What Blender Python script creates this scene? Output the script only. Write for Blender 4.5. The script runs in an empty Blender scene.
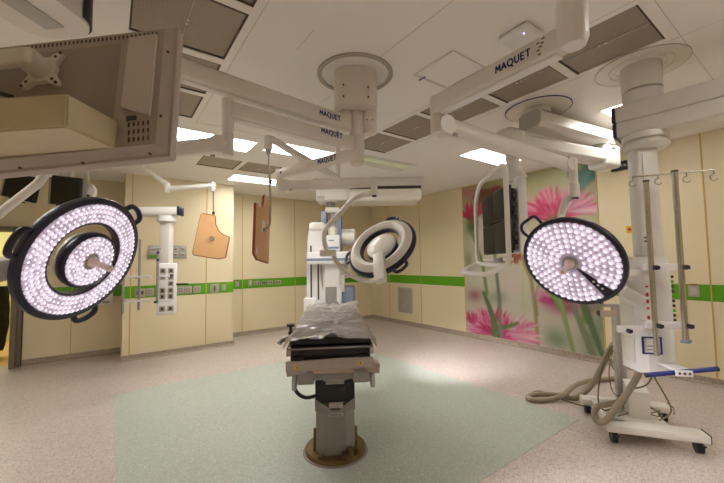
import bpy, bmesh, math, random
import numpy as np
from mathutils import Vector, Matrix, noise
random.seed(7)
R = math.radians
scn = bpy.context.scene
COL = scn.collection
scn.view_settings.view_transform = 'Standard'
scn.view_settings.look = 'None'
scn.view_settings.exposure = 1.28
scn.view_settings.gamma = 1.0
scn.view_settings.use_curve_mapping = False

# ------------------------------------------------------------ camera (16 mm wide angle, eye height 1.55 m)
FPX = 347.48
EYE = Vector((0, 0, 1.55))
FW = Vector((0.5858671, 0.80833811, 0.05787267)).normalized()
RT = Vector((0.81012884, -0.58604691, -0.01561676)).normalized()
UP = RT.cross(FW).normalized()
RT = FW.cross(UP).normalized()
cam = bpy.data.objects.new('Camera', bpy.data.cameras.new('Camera'))
COL.objects.link(cam)
cam.data.sensor_width = 36.0
cam.data.lens = FPX / 724 * 36
cam.data.clip_start = 0.02
mw = Matrix((RT, UP, -FW)).transposed().to_4x4()
mw.translation = EYE
cam.matrix_world = mw
scn.camera = cam

def ray(u, v):
    return FW + RT * ((u - 362) / FPX) - UP * ((v - 241.5) / FPX)
def at(u, v, d):                    # survey point at distance d along the viewing axis
    return EYE + ray(u, v) * d
def on(u, v, axis, val):            # survey point on a wall / floor / ceiling plane
    r = ray(u, v)
    return EYE + r * ((val - EYE[axis]) / r[axis])

XR, YB, YP, CZ = 5.894, 7.661, 6.895, 3.073

# ------------------------------------------------------------ materials
def s2l(c):
    return tuple((x / 12.92 if x <= .04045 else ((x + .055) / 1.055) ** 2.4) for x in c)
def rgb(r, g, b):
    return s2l((r / 255, g / 255, b / 255))
def mat(name, c, rough=.5, metal=0., vary=.05, scale=6., bump=0., bscale=60., emit=None, estr=0., alpha=1., coat=0.):
    m = bpy.data.materials.new(name); m.use_nodes = True
    nt = m.node_tree; b = nt.nodes['Principled BSDF']
    b.inputs['Roughness'].default_value = rough
    b.inputs['Metallic'].default_value = metal
    b.inputs['Alpha'].default_value = alpha
    b.inputs['Coat Weight'].default_value = coat
    tc = nt.nodes.new('ShaderNodeTexCoord')
    n = nt.nodes.new('ShaderNodeTexNoise'); n.inputs['Scale'].default_value = scale; n.inputs['Detail'].default_value = 3
    nt.links.new(tc.outputs['Object'], n.inputs['Vector'])
    r = nt.nodes.new('ShaderNodeValToRGB')
    r.color_ramp.elements[0].position = .3; r.color_ramp.elements[1].position = .7
    r.color_ramp.elements[0].color = (*[x * (1 - vary) for x in c], 1)
    r.color_ramp.elements[1].color = (*[min(1, x * (1 + vary)) for x in c], 1)
    nt.links.new(n.outputs['Fac'], r.inputs['Fac'])
    nt.links.new(r.outputs['Color'], b.inputs['Base Color'])
    if bump:
        n2 = nt.nodes.new('ShaderNodeTexNoise'); n2.inputs['Scale'].default_value = bscale; n2.inputs['Detail'].default_value = 4
        nt.links.new(tc.outputs['Object'], n2.inputs['Vector'])
        bp = nt.nodes.new('ShaderNodeBump'); bp.inputs['Strength'].default_value = bump; bp.inputs['Distance'].default_value = .01
        nt.links.new(n2.outputs['Fac'], bp.inputs['Height']); nt.links.new(bp.outputs['Normal'], b.inputs['Normal'])
    if emit:
        b.inputs['Emission Color'].default_value = (*emit, 1); b.inputs['Emission Strength'].default_value = estr
    return m

def speckle(name, base, dark, light, rough):
    m = bpy.data.materials.new(name); m.use_nodes = True
    nt = m.node_tree; b = nt.nodes['Principled BSDF']; L = nt.links.new
    b.inputs['Roughness'].default_value = rough
    tc = nt.nodes.new('ShaderNodeTexCoord')
    v = nt.nodes.new('ShaderNodeTexVoronoi'); v.inputs['Scale'].default_value = 95
    L(tc.outputs['Object'], v.inputs['Vector'])
    sp = nt.nodes.new('ShaderNodeSeparateColor'); L(v.outputs['Color'], sp.inputs['Color'])
    r = nt.nodes.new('ShaderNodeValToRGB'); r.color_ramp.interpolation = 'CONSTANT'
    e = r.color_ramp.elements; e[0].position = 0; e[0].color = (*dark, 1); e[1].position = .16; e[1].color = (*base, 1)
    k = r.color_ramp.elements.new(.8); k.color = (*light, 1)
    L(sp.outputs['Red'], r.inputs['Fac'])
    n = nt.nodes.new('ShaderNodeTexNoise'); n.inputs['Scale'].default_value = 1.3; n.inputs['Detail'].default_value = 5
    L(tc.outputs['Object'], n.inputs['Vector'])
    mx = nt.nodes.new('ShaderNodeMix'); mx.data_type = 'RGBA'; mx.blend_type = 'MULTIPLY'
    rr = nt.nodes.new('ShaderNodeValToRGB'); rr.color_ramp.elements[0].color = (.9, .9, .9, 1); rr.color_ramp.elements[1].color = (1, 1, 1, 1)
    L(n.outputs['Fac'], rr.inputs['Fac'])
    mx.inputs['Factor'].default_value = 1
    L(r.outputs['Color'], mx.inputs['A']); L(rr.outputs['Color'], mx.inputs['B'])
    L(mx.outputs['Result'], b.inputs['Base Color'])
    return m

def mesh_grille_mat(name, c0, c1):
    m = bpy.data.materials.new(name); m.use_nodes = True
    nt = m.node_tree; b = nt.nodes['Principled BSDF']; L = nt.links.new
    b.inputs['Roughness'].default_value = .55; b.inputs['Metallic'].default_value = .2
    tc = nt.nodes.new('ShaderNodeTexCoord')
    br = nt.nodes.new('ShaderNodeTexBrick'); br.offset = 0
    br.inputs['Scale'].default_value = 1; br.inputs['Brick Width'].default_value = .019; br.inputs['Row Height'].default_value = .019
    br.inputs['Mortar Size'].default_value = .0035; br.inputs['Mortar Smooth'].default_value = .4
    br.inputs['Color1'].default_value = (*c0, 1); br.inputs['Color2'].default_value = (*[x * 1.08 for x in c0], 1); br.inputs['Mortar'].default_value = (*c1, 1)
    L(tc.outputs['Object'], br.inputs['Vector']); L(br.outputs['Color'], b.inputs['Base Color'])
    return m

def lens_mat(name, c_lo, c_hi, s_lo, s_hi, scale):
    m = bpy.data.materials.new(name); m.use_nodes = True
    nt = m.node_tree; b = nt.nodes['Principled BSDF']; L = nt.links.new
    b.inputs['Base Color'].default_value = (.8, .8, .8, 1); b.inputs['Roughness'].default_value = .3
    tc = nt.nodes.new('ShaderNodeTexCoord')
    v = nt.nodes.new('ShaderNodeTexVoronoi'); v.inputs['Scale'].default_value = scale
    L(tc.outputs['Object'], v.inputs['Vector'])
    r = nt.nodes.new('ShaderNodeMapRange'); r.inputs['From Min'].default_value = .1; r.inputs['From Max'].default_value = .6
    r.inputs['To Min'].default_value = s_hi; r.inputs['To Max'].default_value = s_lo
    L(v.outputs['Distance'], r.inputs['Value']); L(r.outputs['Result'], b.inputs['Emission Strength'])
    rc = nt.nodes.new('ShaderNodeValToRGB'); rc.color_ramp.elements[0].color = (*c_hi, 1); rc.color_ramp.elements[1].color = (*c_lo, 1)
    L(v.outputs['Distance'], rc.inputs['Fac']); L(rc.outputs['Color'], b.inputs['Emission Color'])
    return m

M = {}
M['ceiling'] = mat('ceiling panel paint', (.91, .88, .84), .6, vary=.02, scale=1.5)
M['wall'] = mat('cream wall panel', rgb(233, 219, 184), .38, vary=.03, scale=1.2)
M['joint'] = mat('yellow joint sealant', rgb(205, 172, 92), .5)
M['green'] = mat('green wall band', rgb(92, 165, 18), .35, vary=.03)
M['floor'] = speckle('pink beige vinyl', rgb(203, 189, 181), rgb(180, 164, 156), rgb(215, 203, 197), .38)
M['inlay'] = speckle('teal vinyl', rgb(184, 191, 181), rgb(172, 182, 172), rgb(198, 203, 193), .38)
M['skirt'] = speckle('vinyl skirting', rgb(172, 156, 140), rgb(140, 124, 110), rgb(186, 170, 154), .5)
M['white'] = mat('white enamel', (.79, .76, .71), .32, vary=.03)
M['warmwhite'] = mat('cream enamel', (.76, .72, .65), .34, vary=.03)
M['pure'] = mat('bright white plastic', (.84, .83, .82), .3, vary=.02)
M['grey'] = mat('grey enamel', (.30, .29, .27), .4, vary=.05)
M['midgrey'] = mat('light grey plastic', (.5, .48, .45), .4, vary=.04)
M['taupe'] = mat('brushed taupe metal', rgb(174, 166, 158), .4, .3, vary=.05, scale=30)
M['beigemetal'] = mat('pale beige metal', rgb(200, 180, 164), .4, .2)
M['steel'] = mat('brushed steel', (.5, .47, .42), .25, .9, vary=.06, scale=40)
M['bronze'] = mat('bronze plated base', rgb(122, 100, 64), .42, .65, vary=.15, scale=9)
M['black'] = mat('black plastic', (.012, .011, .011), .45, vary=.1)
M['screen'] = mat('dark screen glass', (.030, .025, .014), .55, vary=.05); M['screen'].node_tree.nodes['Principled BSDF'].inputs['Specular IOR Level'].default_value = .18
M['navy'] = mat('dark navy rim', (.016, .014, .038), .33, vary=.06)
M['bluetext'] = mat('blue lettering', rgb(28, 36, 108), .5)
M['blue'] = mat('blue rail', rgb(28, 38, 120), .35)
M['slate'] = mat('slate blue plastic', rgb(128, 142, 164), .4)
M['red'] = mat('red marks', rgb(200, 40, 40), .5)
M['yellow'] = mat('yellow plastic', rgb(232, 196, 30), .45)
M['darkmark'] = mat('dark mark', (.06, .055, .05), .6)
M['orange'] = mat('tan orange lead acrylic', rgb(220, 172, 122), .45, vary=.04)
M['orangeedge'] = mat('brown orange edge', rgb(150, 76, 34), .5)
M['skin'] = mat('cream pink handle', rgb(240, 220, 206), .4)
M['hose'] = mat('grey beige hose', rgb(158, 146, 124), .5, vary=.06)
M['cable'] = mat('beige cable', rgb(120, 108, 84), .5)
M['plate'] = mat('grey socket plate', rgb(178, 168, 156), .4, .2)
M['corridor'] = mat('corridor wall', rgb(206, 200, 140), .6)
M['sand'] = mat('corridor floor', rgb(206, 166, 104), .6)
M['cloth'] = mat('dark cloth', rgb(34, 36, 26), .9, vary=.3, scale=14)
M['frame'] = mat('grey door frame', rgb(128, 118, 104), .4, .4)
M['gasket'] = mat('dark shadow gasket', rgb(76, 66, 58), .6)
M['ringgrey'] = mat('grey trim ring', (.42, .39, .35), .5)
M['mesh'] = mesh_grille_mat('woven grille mesh', rgb(154, 142, 129), rgb(165, 153, 140))
M['louvre'] = lens_mat('lit prismatic louvre', (.90, .94, 1), (1, 1, 1), 7., 15., 60)
M['tube'] = mat('lit diffuser strip', (.8, .8, .8), .4, emit=(1, .93, .82), estr=11.0)
M['dim'] = mat('unlit louvre with painted glow', rgb(186, 180, 140), .4, .2, emit=(.8, .85, .5), estr=.08)  # faint greenish glow painted onto a fitting that is off
M['ledpanel'] = mat('lens panel', (.3, .26, .32), .25, emit=(.62, .46, .60), estr=.13)
M['led'] = mat('led lens flank', (.4, .4, .4), .2, emit=(.90, .72, .90), estr=.29)
M['ledtop'] = mat('led lens crown', (.6, .6, .6), .2, emit=(1, .95, 1), estr=.50)
M['leddim'] = mat('led lens flank, dimmer', (.4, .4, .4), .2, emit=(.84, .64, .84), estr=.17)
M['ledoff'] = mat('led off', (.3, .28, .33), .2)

# ------------------------------------------------------------ mesh builder (always in world coordinates)
WM = {}
class MB:
    def __init__(s): s.bm = bmesh.new(); s.mi = 0
    def raw(s, vs, fs, T=None):
        bv = [s.bm.verts.new((T @ Vector(v)) if T is not None else Vector(v)) for v in vs]
        for f in fs:
            try:
                q = s.bm.faces.new([bv[i] for i in f]); q.material_index = s.mi
            except ValueError: pass
        return s
    def box(s, c, size, bev=0., T=None, seg=2):
        t = bmesh.new(); bmesh.ops.create_cube(t, size=1)
        for v in t.verts: v.co = Vector((v.co.x * size[0] + c[0], v.co.y * size[1] + c[1], v.co.z * size[2] + c[2]))
        if bev:
            bmesh.ops.bevel(t, geom=list(t.edges), offset=min(bev, min(size) * .48), segments=seg, profile=.5, affect='EDGES')
        t.verts.index_update()
        s.raw([v.co.copy() for v in t.verts], [[v.index for v in f.verts] for f in t.faces], T); t.free()
        return s
    def hexa(s, p):                                  # 8 corner points: bottom 4, top 4
        return s.raw(p, [(0, 3, 2, 1), (4, 5, 6, 7), (0, 1, 5, 4), (1, 2, 6, 5), (2, 3, 7, 6), (3, 0, 4, 7)])
    def cyl(s, p0, p1, r0, r1=None, seg=24, T=None):
        r1 = r0 if r1 is None else r1
        if T is not None: p0, p1 = T @ Vector(p0), T @ Vector(p1)
        p0, p1 = Vector(p0), Vector(p1)
        z = (p1 - p0).normalized(); x = z.orthogonal().normalized(); y = z.cross(x)
        vs = []
        for p, r in ((p0, r0), (p1, r1)):
            for i in range(seg):
                a = 2 * math.pi * i / seg
                vs.append(p + x * (r * math.cos(a)) + y * (r * math.sin(a)))
        fs = [(i, (i + 1) % seg, seg + (i + 1) % seg, seg + i) for i in range(seg)]
        fs += [tuple(range(seg))[::-1], tuple(range(seg, 2 * seg))]
        return s.raw(vs, fs)
    def lathe(s, prof, T, seg=48, close=False):
        vs, rows = [], []
        for r, z in prof:
            if r < 1e-6:
                rows.append([len(vs)] * seg); vs.append((0, 0, z))
            else:
                rows.append(list(range(len(vs), len(vs) + seg)))
                vs += [(r * math.cos(2 * math.pi * i / seg), r * math.sin(2 * math.pi * i / seg), z) for i in range(seg)]
        fs = []
        n = len(rows)
        for k in range(n if close else n - 1):
            a, b = rows[k], rows[(k + 1) % n]
            for i in range(seg):
                j = (i + 1) % seg
                f = []
                for q in (a[i], a[j], b[j], b[i]):
                    if q not in f: f.append(q)
                if len(f) > 2: fs.append(f)
        return s.raw(vs, fs, T)
    def tube(s, pts, r, seg=12, fillet=0., n=7, closed=False):
        pts = [Vector(p) for p in pts]
        if fillet:
            q = [pts[0]] if not closed else []
            rng = range(len(pts)) if closed else range(1, len(pts) - 1)
            for i in rng:
                a, b, c = pts[i - 1], pts[i], pts[(i + 1) % len(pts)]
                f = min(fillet, (a - b).length * .48, (c - b).length * .48)
                p, e = b + (a - b).normalized() * f, b + (c - b).normalized() * f
                for k in range(n + 1):
                    t = k / n; q.append(p * (1 - t) ** 2 + b * 2 * t * (1 - t) + e * t * t)
            if not closed: q.append(pts[-1])
            pts = q
        N = len(pts); x = None; vs = []
        for i, p in enumerate(pts):
            if closed: t = pts[(i + 1) % N] - pts[i - 1]
            else: t = pts[min(i + 1, N - 1)] - pts[max(i - 1, 0)]
            t.normalize()
            x = t.orthogonal().normalized() if x is None else (x - t * x.dot(t)).normalized()
            y = t.cross(x)
            for k in range(seg):
                a = 2 * math.pi * k / seg
                vs.append(p + x * (r * math.cos(a)) + y * (r * math.sin(a)))
        fs = []
        for i in range(N if closed else N - 1):
            for k in range(seg):
                i2 = (i + 1) % N
                fs.append((i * seg + k, i * seg + (k + 1) % seg, i2 * seg + (k + 1) % seg, i2 * seg + k))
        if not closed: fs += [tuple(range(seg))[::-1], tuple(range((N - 1) * seg, N * seg))]
        return s.raw(vs, fs)
    def spline(s, pts, r, seg=12, n=10, closed=False):
        P = [Vector(p) for p in pts]; out = []; N = len(P)
        for i in range(N if closed else N - 1):
            if closed: a, b, c, d = P[i - 1], P[i], P[(i + 1) % N], P[(i + 2) % N]
            else: a, b, c, d = P[max(i - 1, 0)], P[i], P[i + 1], P[min(i + 2, N - 1)]
            for k in range(n):
                t = k / n
                out.append(.5 * ((2 * b) + (c - a) * t + (2 * a - 5 * b + 4 * c - d) * t * t + (3 * b - a - 3 * c + d) * t ** 3))
        if not closed: out.append(P[-1])
        return s.tube(out, r, seg, closed=closed)
    def prism(s, poly, T, z0, z1):
        n = len(poly)
        vs = [(x, y, z0) for x, y in poly] + [(x, y, z1) for x, y in poly]
        fs = [tuple(range(n))[::-1], tuple(range(n, 2 * n))] + [(i, (i + 1) % n, n + (i + 1) % n, n + i) for i in range(n)]
        return s.raw(vs, fs, T)
    def build(s, name, mats, parent=None, angle=38, recalc=True):
        me = bpy.data.meshes.new(name)
        if recalc: bmesh.ops.recalc_face_normals(s.bm, faces=s.bm.faces)
        s.bm.to_mesh(me); s.bm.free()
        if parent is not None: me.transform(WM[parent].inverted())
        for m in (mats if isinstance(mats, (list, tuple)) else [mats]): me.materials.append(m)
        me.polygons.foreach_set('use_smooth', [True] * len(me.polygons))
        me.set_sharp_from_angle(angle=R(angle))
        o = bpy.data.objects.new(name, me); COL.objects.link(o)
        if parent is not None: o.parent = parent
        WM[o] = WM[parent] if parent is not None else Matrix.Identity(4)
        return o

def thing(name, label, cat, loc, group=None):
    o = bpy.data.objects.new(name, None); COL.objects.link(o)
    o.empty_display_size = .1
    o.location = loc; o['label'] = label; o['category'] = cat
    if group: o['group'] = group
    WM[o] = Matrix.Translation(Vector(loc))
    return o
def tag(o, label, cat, group=None):
    o['label'] = label; o['category'] = cat
    if group: o['group'] = group
    return o
def struct(name, mb, m):
    o = mb.build(name, m); o['kind'] = 'structure'; return o
def copy_tree(o, parent=None):
    c = o.copy(); COL.objects.link(c)
    if parent is not None: c.parent = parent
    for ch in list(o.children): copy_tree(ch, c)
    return c
def fr(origin, x=None, y=None, z=None):              # orthonormal frame from two given axes
    if x is not None and z is not None:
        z = Vector(z).normalized(); x = (Vector(x) - z * Vector(x).dot(z)).normalized(); y = z.cross(x)
    elif x is not None and y is not None:
        x = Vector(x).normalized(); y = (Vector(y) - x * Vector(y).dot(x)).normalized(); z = x.cross(y)
    T = Matrix((x, y, z)).transposed().to_4x4(); T.translation = Vector(origin)
    return T
ZUP = Vector((0, 0, 1))
def beam(p0, p1):                                    # frame at p0, x along the beam, z up
    p0, p1 = Vector(p0), Vector(p1)
    return fr(p0, x=(p1 - p0), z=ZUP) if abs((p1 - p0).normalized().z) < .05 else fr(p0, x=(p1 - p0), y=ZUP.cross(p1 - p0)), (p1 - p0).length
def armbox(mb, p0, p1, w, h, bev=.02, e0=0., e1=0.):
    T, L = beam(p0, p1)
    mb.box(((L + e1 - e0) / 2, 0, 0), (L + e0 + e1, w, h), bev, T, 3)
    return T, L
STROKES = {                                          # plain block capitals as pen strokes: (points, closed)
    'M': (.86, [[(.05, 0), (.11, 1), (.43, .34), (.75, 1), (.81, 0)]]),
    'A': (.80, [[(.0, 0), (.38, 1), (.76, 0)], [(.13, .33), (.63, .33)]]),
    'Q': (.98, [[(.46 + .43 * math.cos(2 * math.pi * k / 20), .5 + .5 * math.sin(2 * math.pi * k / 20)) for k in range(21)], [(.55, .10), (.86, -.24)]]),
    'U': (.76, [[(.06, 1), (.06, .34), (.12, .12), (.24, .02), (.36, 0), (.48, .02), (.60, .12), (.66, .34), (.66, 1)]]),
    'E': (.62, [[(.52, 1), (.06, 1), (.06, 0), (.54, 0)], [(.06, .52), (.47, .52)]]),
    'T': (.62, [[(.0, 1), (.62, 1)], [(.31, 1), (.31, 0)]]),
}
def lettering(txt, origin, x, y, size, parent, m=None, name='lettering'):
    T = fr(origin, x=x, y=y) @ Matrix.Scale(size * .72, 4)
    mb = MB(); cx = 0; w = .115
    for ch in txt:
        adv, st = STROKES[ch]
        for pl in st:
            for (ax_, ay), (bx, by_) in zip(pl[:-1], pl[1:]):
                d = Vector((bx - ax_, by_ - ay)); L = d.length; d /= L; n = Vector((-d.y, d.x)) * w; e = d * (w * .45)
                a, b = Vector((ax_ + cx, ay)) - e, Vector((bx + cx, by_)) + e
                mb.prism([tuple(a - n), tuple(b - n), tuple(b + n), tuple(a + n)], T, 0, .012)
        cx += adv + .20
    me = bpy.data.meshes.new(name); mb.bm.to_mesh(me); mb.bm.free()
    me.transform(WM[parent].inverted())
    me.materials.append(m or M['bluetext'])
    o = bpy.data.objects.new(name, me); COL.objects.link(o); o.parent = parent; WM[o] = WM[parent]
    return o
M['mongrey'] = mat('monitor grey plastic', rgb(178, 166, 156), .45, vary=.03)
M['monshade'] = mat('monitor grey plastic, darker', rgb(158, 144, 130), .5, vary=.03)  # shaded copy of the monitor plastic
M['monlight'] = mat('monitor pale cover', rgb(206, 196, 190), .45, vary=.02)
M['monbeige'] = mat('supply box beige', rgb(206, 192, 158), .5, vary=.02)
M['gasket2'] = mat('grey floor seal', rgb(150, 138, 130), .5)
M['seam'] = mat('ceiling seam', (.56, .52, .47), .6)
M['violet'] = mat('violet lamp', (.3, .2, .8), .4, emit=(.35, .3, 1), estr=2)
M['film'] = mat('clear plastic film', rgb(160, 150, 144), .2, vary=.10, scale=7, alpha=.78, bump=.3, bscale=22)
# ============================================================ THE SETTING
def slab(name, x0, x1, y0, y1, z0, z1, m):
    return struct(name, MB().box(((x0 + x1) / 2, (y0 + y1) / 2, (z0 + z1) / 2), (x1 - x0, y1 - y0, z1 - z0)), m)
XL, YF = -2.7, -2.3
slab('floor', XL, XR, YF, YB + .12, -.1, 0, M['floor'])
struct('trim_floor_inlay', MB().box(((.06 + 3.70) / 2, (1.577 + 5.25) / 2, .0005), (3.64, 3.673, .003)), M['inlay'])
GR_X0, GR_X1, GR_X2, GR_X3 = .065, .66, 2.545, 3.115
left_cells = [(.77, 1.34), (1.41, 1.98), (2.05, 2.635), (2.71, 3.275), (3.34, 3.905)]
right_cells = [(.64, 1.21), (1.275, 1.84), (1.91, 2.47), (2.53, 3.085), (3.15, 3.71)]
grilles = [(GR_X0, GR_X1, a, b, 'y') for a, b in left_cells] + [(GR_X2, GR_X3, a, b, 'y') for a, b in right_cells]
grilles += [(1.03, 1.58, 5.18, 5.73, 'n'), (1.65, 2.2, 5.16, 5.7, 'n')]
lights = [(.35, 1.5, 4.25, 4.75, 1), (1.62, 2.75, 4.08, 4.55, 1), (2.9, 3.95, 3.88, 4.36, 0), (1.68, 2.78, 6.0, 6.5, 1),
          (4.08, 5.13, 2.80, 3.22, 1), (4.08, 4.95, 1.14, 1.40, 1),
          (-1.9, -.85, 2.8, 3.22, 1), (2.2, 3.3, -1.0, -.55, 1)]  # two added fittings out of view, put in to light the room
holes = [g[:4] for g in grilles] + [l[:4] for l in lights]
xs = sorted({XL, XR} | {h[0] for h in holes} | {h[1] for h in holes})
ys = sorted({YF, YB + .12} | {h[2] for h in holes} | {h[3] for h in holes})
mb = MB()
for i in range(len(xs) - 1):
    for j in range(len(ys) - 1):
        cx, cy = (xs[i] + xs[i + 1]) / 2, (ys[j] + ys[j + 1]) / 2
        if any(h[0] < cx < h[1] and h[2] < cy < h[3] for h in holes): continue
        mb.raw([(xs[i], ys[j], CZ), (xs[i + 1], ys[j], CZ), (xs[i + 1], ys[j + 1], CZ), (xs[i], ys[j + 1], CZ)], [(0, 3, 2, 1)])
mb.box(((XL + XR) / 2, (YF + YB) / 2, CZ + .26), (XR - XL, YB - YF + .24, .04))
for h in holes:                                        # side walls of each recess
    a, b, c, d = h
    for p, q in (((a, c), (b, c)), ((b, c), (b, d)), ((b, d), (a, d)), ((a, d), (a, c))):
        mb.raw([(p[0], p[1], CZ), (q[0], q[1], CZ), (q[0], q[1], CZ + .12), (p[0], p[1], CZ + .12)], [(0, 1, 2, 3)])
bmesh.ops.remove_doubles(mb.bm, verts=mb.bm.verts, dist=1e-5)
c = mb.build('ceiling', M['ceiling'], recalc=False); c['kind'] = 'structure'
t = .15
slab('wall_right', XR, XR + t, YF, YB + t, 0, CZ + .2, M['wall'])
mb = MB(); mb.box(((-1.16 + XR) / 2, YB + t / 2, (CZ + .2) / 2), (XR + 1.16, t, CZ + .2))
mb.box(((XL - 2.1) / 2, YB + t / 2, (CZ + .2) / 2), (XL * -1 - 2.1, t, CZ + .2))
mb.box((-1.63, YB + t / 2, (2.13 + CZ + .2) / 2), (.94, t, CZ + .2 - 2.13))
struct('wall_back', mb, M['wall'])
slab('wall_pier', .18, 1.925, YP, YB, 0, CZ + .05, M['wall'])
slab('wall_left', XL - t, XL, YF, YB + t, 0, CZ + .2, M['wall'])
slab('wall_front', XL - t, XR + t, YF - t, YF, 0, CZ + .2, M['wall'])
# corridor beyond the door
slab('floor_corridor', -4, .5, YB + .12, 10.4, -.1, 0, M['sand'])
slab('wall_corridor', -4, .5, 10.4, 10.5, 0, 2.7, M['corridor'])
slab('wall_corridor_left', -4.1, -4, YB + .15, 10.4, 0, 2.7, M['corridor'])
slab('wall_corridor_right', .5, .6, YB + .15, 10.4, 0, 2.7, M['corridor'])
slab('ceiling_corridor', -4.1, .6, YB + .15, 10.5, 2.7, 2.8, M['ceiling'])
# door frame
mb = MB()
for x in (-1.19, -2.09):
    mb.box((x, YB + .02, 1.08), (.07, .30, 2.16), .006)
    mb.box((x + (.055 if x > -1.5 else -.055), YB - .03, 1.08), (.05, .07, 2.16), .004)
mb.box((-1.64, YB + .02, 2.145), (1.07, .30, .07), .006)
struct('door_1', mb, M['frame'])
slab('trim_door_strip', -1.125, -1.095, YB - .03, YB, 0, 1.9, M['gasket'])
# skirting
def skirt(name, p0, p1, nrm):
    p0, p1, n = Vector(p0), Vector(p1), Vector(nrm)
    prof = [(0, .09), (.006, .09), (.01, .03), (.03, .008), (.05, 0.002), (0, 0.002)]
    vs = [p + n * a + ZUP * b for p in (p0, p1) for a, b in prof]
    k = len(prof)
    struct(name, MB().raw(vs, [(i, (i + 1) % k, k + (i + 1) % k, k + i) for i in range(k)] + [tuple(range(k)), tuple(range(k, 2 * k))[::-1]]), M['skirt'])
skirt('baseboard_right', (XR, YF, 0), (XR, YB, 0), (-1, 0, 0))
skirt('baseboard_back', (1.925, YB, 0), (XR, YB, 0), (0, -1, 0))
skirt('baseboard_back_left', (-1.09, YB, 0), (.18, YB, 0), (0, -1, 0))
skirt('baseboard_pier', (.16, YP, 0), (1.945, YP, 0), (0, -1, 0))
skirt('baseboard_pier_side', (1.925, YP, 0), (1.97, YB, 0), (1, 0, 0))
# green band
for i, (x0, x1, y0, y1) in enumerate([(XR - .004, XR, 4.56, YB), (XR - .004, XR, YF, 2.11), (1.925, XR, YB - .004, YB), (.18, 1.925, YP - .004, YP),
                                      (-1.09, .18, YB - .004, YB), (1.925, 1.929, YP, YB)]):
    slab('trim_%d' % (i + 1), x0, x1, y0, y1, 1.005, 1.205, M['green'])
k = 10
def joint(x0, x1, y0, y1, z0=.09, z1=CZ):
    global k
    slab('trim_%d' % k, x0, x1, y0, y1, z0, z1, M['joint']); k += 1
for y in (6.94, 5.81, .955, -1.2): joint(XR - .006, XR, y - .007, y + .007)
for y in (4.56, 2.105): joint(XR - .006, XR, y - .007, y + .007)
for x in (2.33, 3.57, 4.81): joint(x - .006, x + .006, YB - .006, YB)
joint(-.516, -.504, YB - .006, YB)
for x in (.28, 1.44): joint(x - .006, x + .006, YP - .006, YP)
# ceiling panel joints and hatch
mb = MB()
def cl(x0, y0, x1, y1, w=.003):
    mb.box(((x0 + x1) / 2, (y0 + y1) / 2, CZ - .0005), (max(abs(x1 - x0), w), max(abs(y1 - y0), w), .002))
cl(1.6, .2, 1.6, 1.95); cl(1.6, 2.56, 1.6, 3.9); cl(.715, .2, .715, 4.0); cl(2.49, .2, 2.49, 3.85); cl(3.17, .2, 3.17, 3.85); cl(.715, 3.98, 3.17, 3.98)
cl(2.49, .57, 3.17, .57); cl(3.17, .57, 5.8, .57); cl(1.05, 1.95, 1.05, 2.2)
struct('trim_ceiling_joints', mb, M['seam'])

# ------------------------------------------------------------ ceiling grilles (countable things)
def make_grille(w, d, style):
    o = thing('ceiling_grille', '', 'grille', (0, 0, CZ))
    z = CZ
    mb = MB()
    for x, y, sx, sy in ((-w / 2 + .006, 0, .012, d), (w / 2 - .006, 0, .012, d), (0, -d / 2 + .006, w, .012), (0, d / 2 - .006, w, .012)):
        mb.box((x, y, z + .02), (sx, sy, .036))
    mb.build('frame', M['gasket'], o)
    mb = MB().box((0, 0, z + .016), (w - .012, d - .012, .012))
    mb.build('mesh_panel', M['mesh'], o)
    if style == 'y':
        MB().box((0, 0, z + .008), (.006, d - .03, .008)).build('centre_strip', M['midgrey'], o)
        for s in (-1, 1):
            MB().cyl((0, s * .02, z + .008), (0, s * .02, z + .002), .008, seg=12).build('knob', M['pure'], o)
    else:
        MB().box((0, d * .12, z + .008), (.05, .03, .006)).build('catch', M['midgrey'], o)
    return o
gproto = {}
where = []
ordn = ['first', 'second', 'third', 'fourth', 'fifth']
for i, g in enumerate(grilles):
    x0, x1, y0, y1, st = g
    key = st
    if key not in gproto:
        gproto[key] = make_grille(x1 - x0, y1 - y0, st); o = gproto[key]
    else: o = copy_tree(gproto[key])
    o.location = ((x0 + x1) / 2, (y0 + y1) / 2, CZ)
    if st == 'y':
        j = i % 5
        row = 'left ceiling row' if i < 5 else 'right ceiling row'
        lab = ['nearest grey mesh grille of the %s', 'second grey mesh grille from the near end of the %s', 'middle grey mesh grille of the %s',
               'second grey mesh grille from the far end of the %s', 'farthest grey mesh grille of the %s'][j] % row
        grp = 'mesh grilles in the ' + row
    else:
        lab = ['left grey mesh grille of the far ceiling pair', 'right grey mesh grille of the far ceiling pair'][i - 10]; grp = 'mesh grilles in the far pair'
    tag(o, lab, 'grille', grp)

# ------------------------------------------------------------ recessed fluorescent fittings
def make_light(w, d, lit):
    o = thing('ceiling_light', '', 'light', (0, 0, CZ)); z = CZ
    mb = MB()
    for x, y, sx, sy in ((-w / 2 + .01, 0, .02, d), (w / 2 - .01, 0, .02, d), (0, -d / 2 + .01, w, .02), (0, d / 2 - .01, w, .02)):
        mb.box((x, y, z + .012), (sx, sy, .026), .003)
    mb.build('frame', M['white'], o)
    for s in (-1, 1):
        mb = MB().box((0, s * d * .315, z + .02), (w - .04, d * .29, .012))
        lv = mb.build('louvre', M['louvre' if lit else 'dim'], o)
        mb = MB()
        for i in range(30):
            mb.box((-w / 2 + .04 + i * (w - .08) / 29, s * d * .315, z + .009), (.004, d * .29, .010))
        for i in range(4):
            mb.box((0, s * d * .315 + (i - 1.5) * d * .09, z + .009), (w - .04, .004, .010))
        mb.build('louvre_blades', M['pure'], lv)
    MB().box((0, 0, z + .014), (w - .04, d * .30, .016), .006).build('diffuser_strip', M['tube' if lit else 'dim'], o)
    return o
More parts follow.
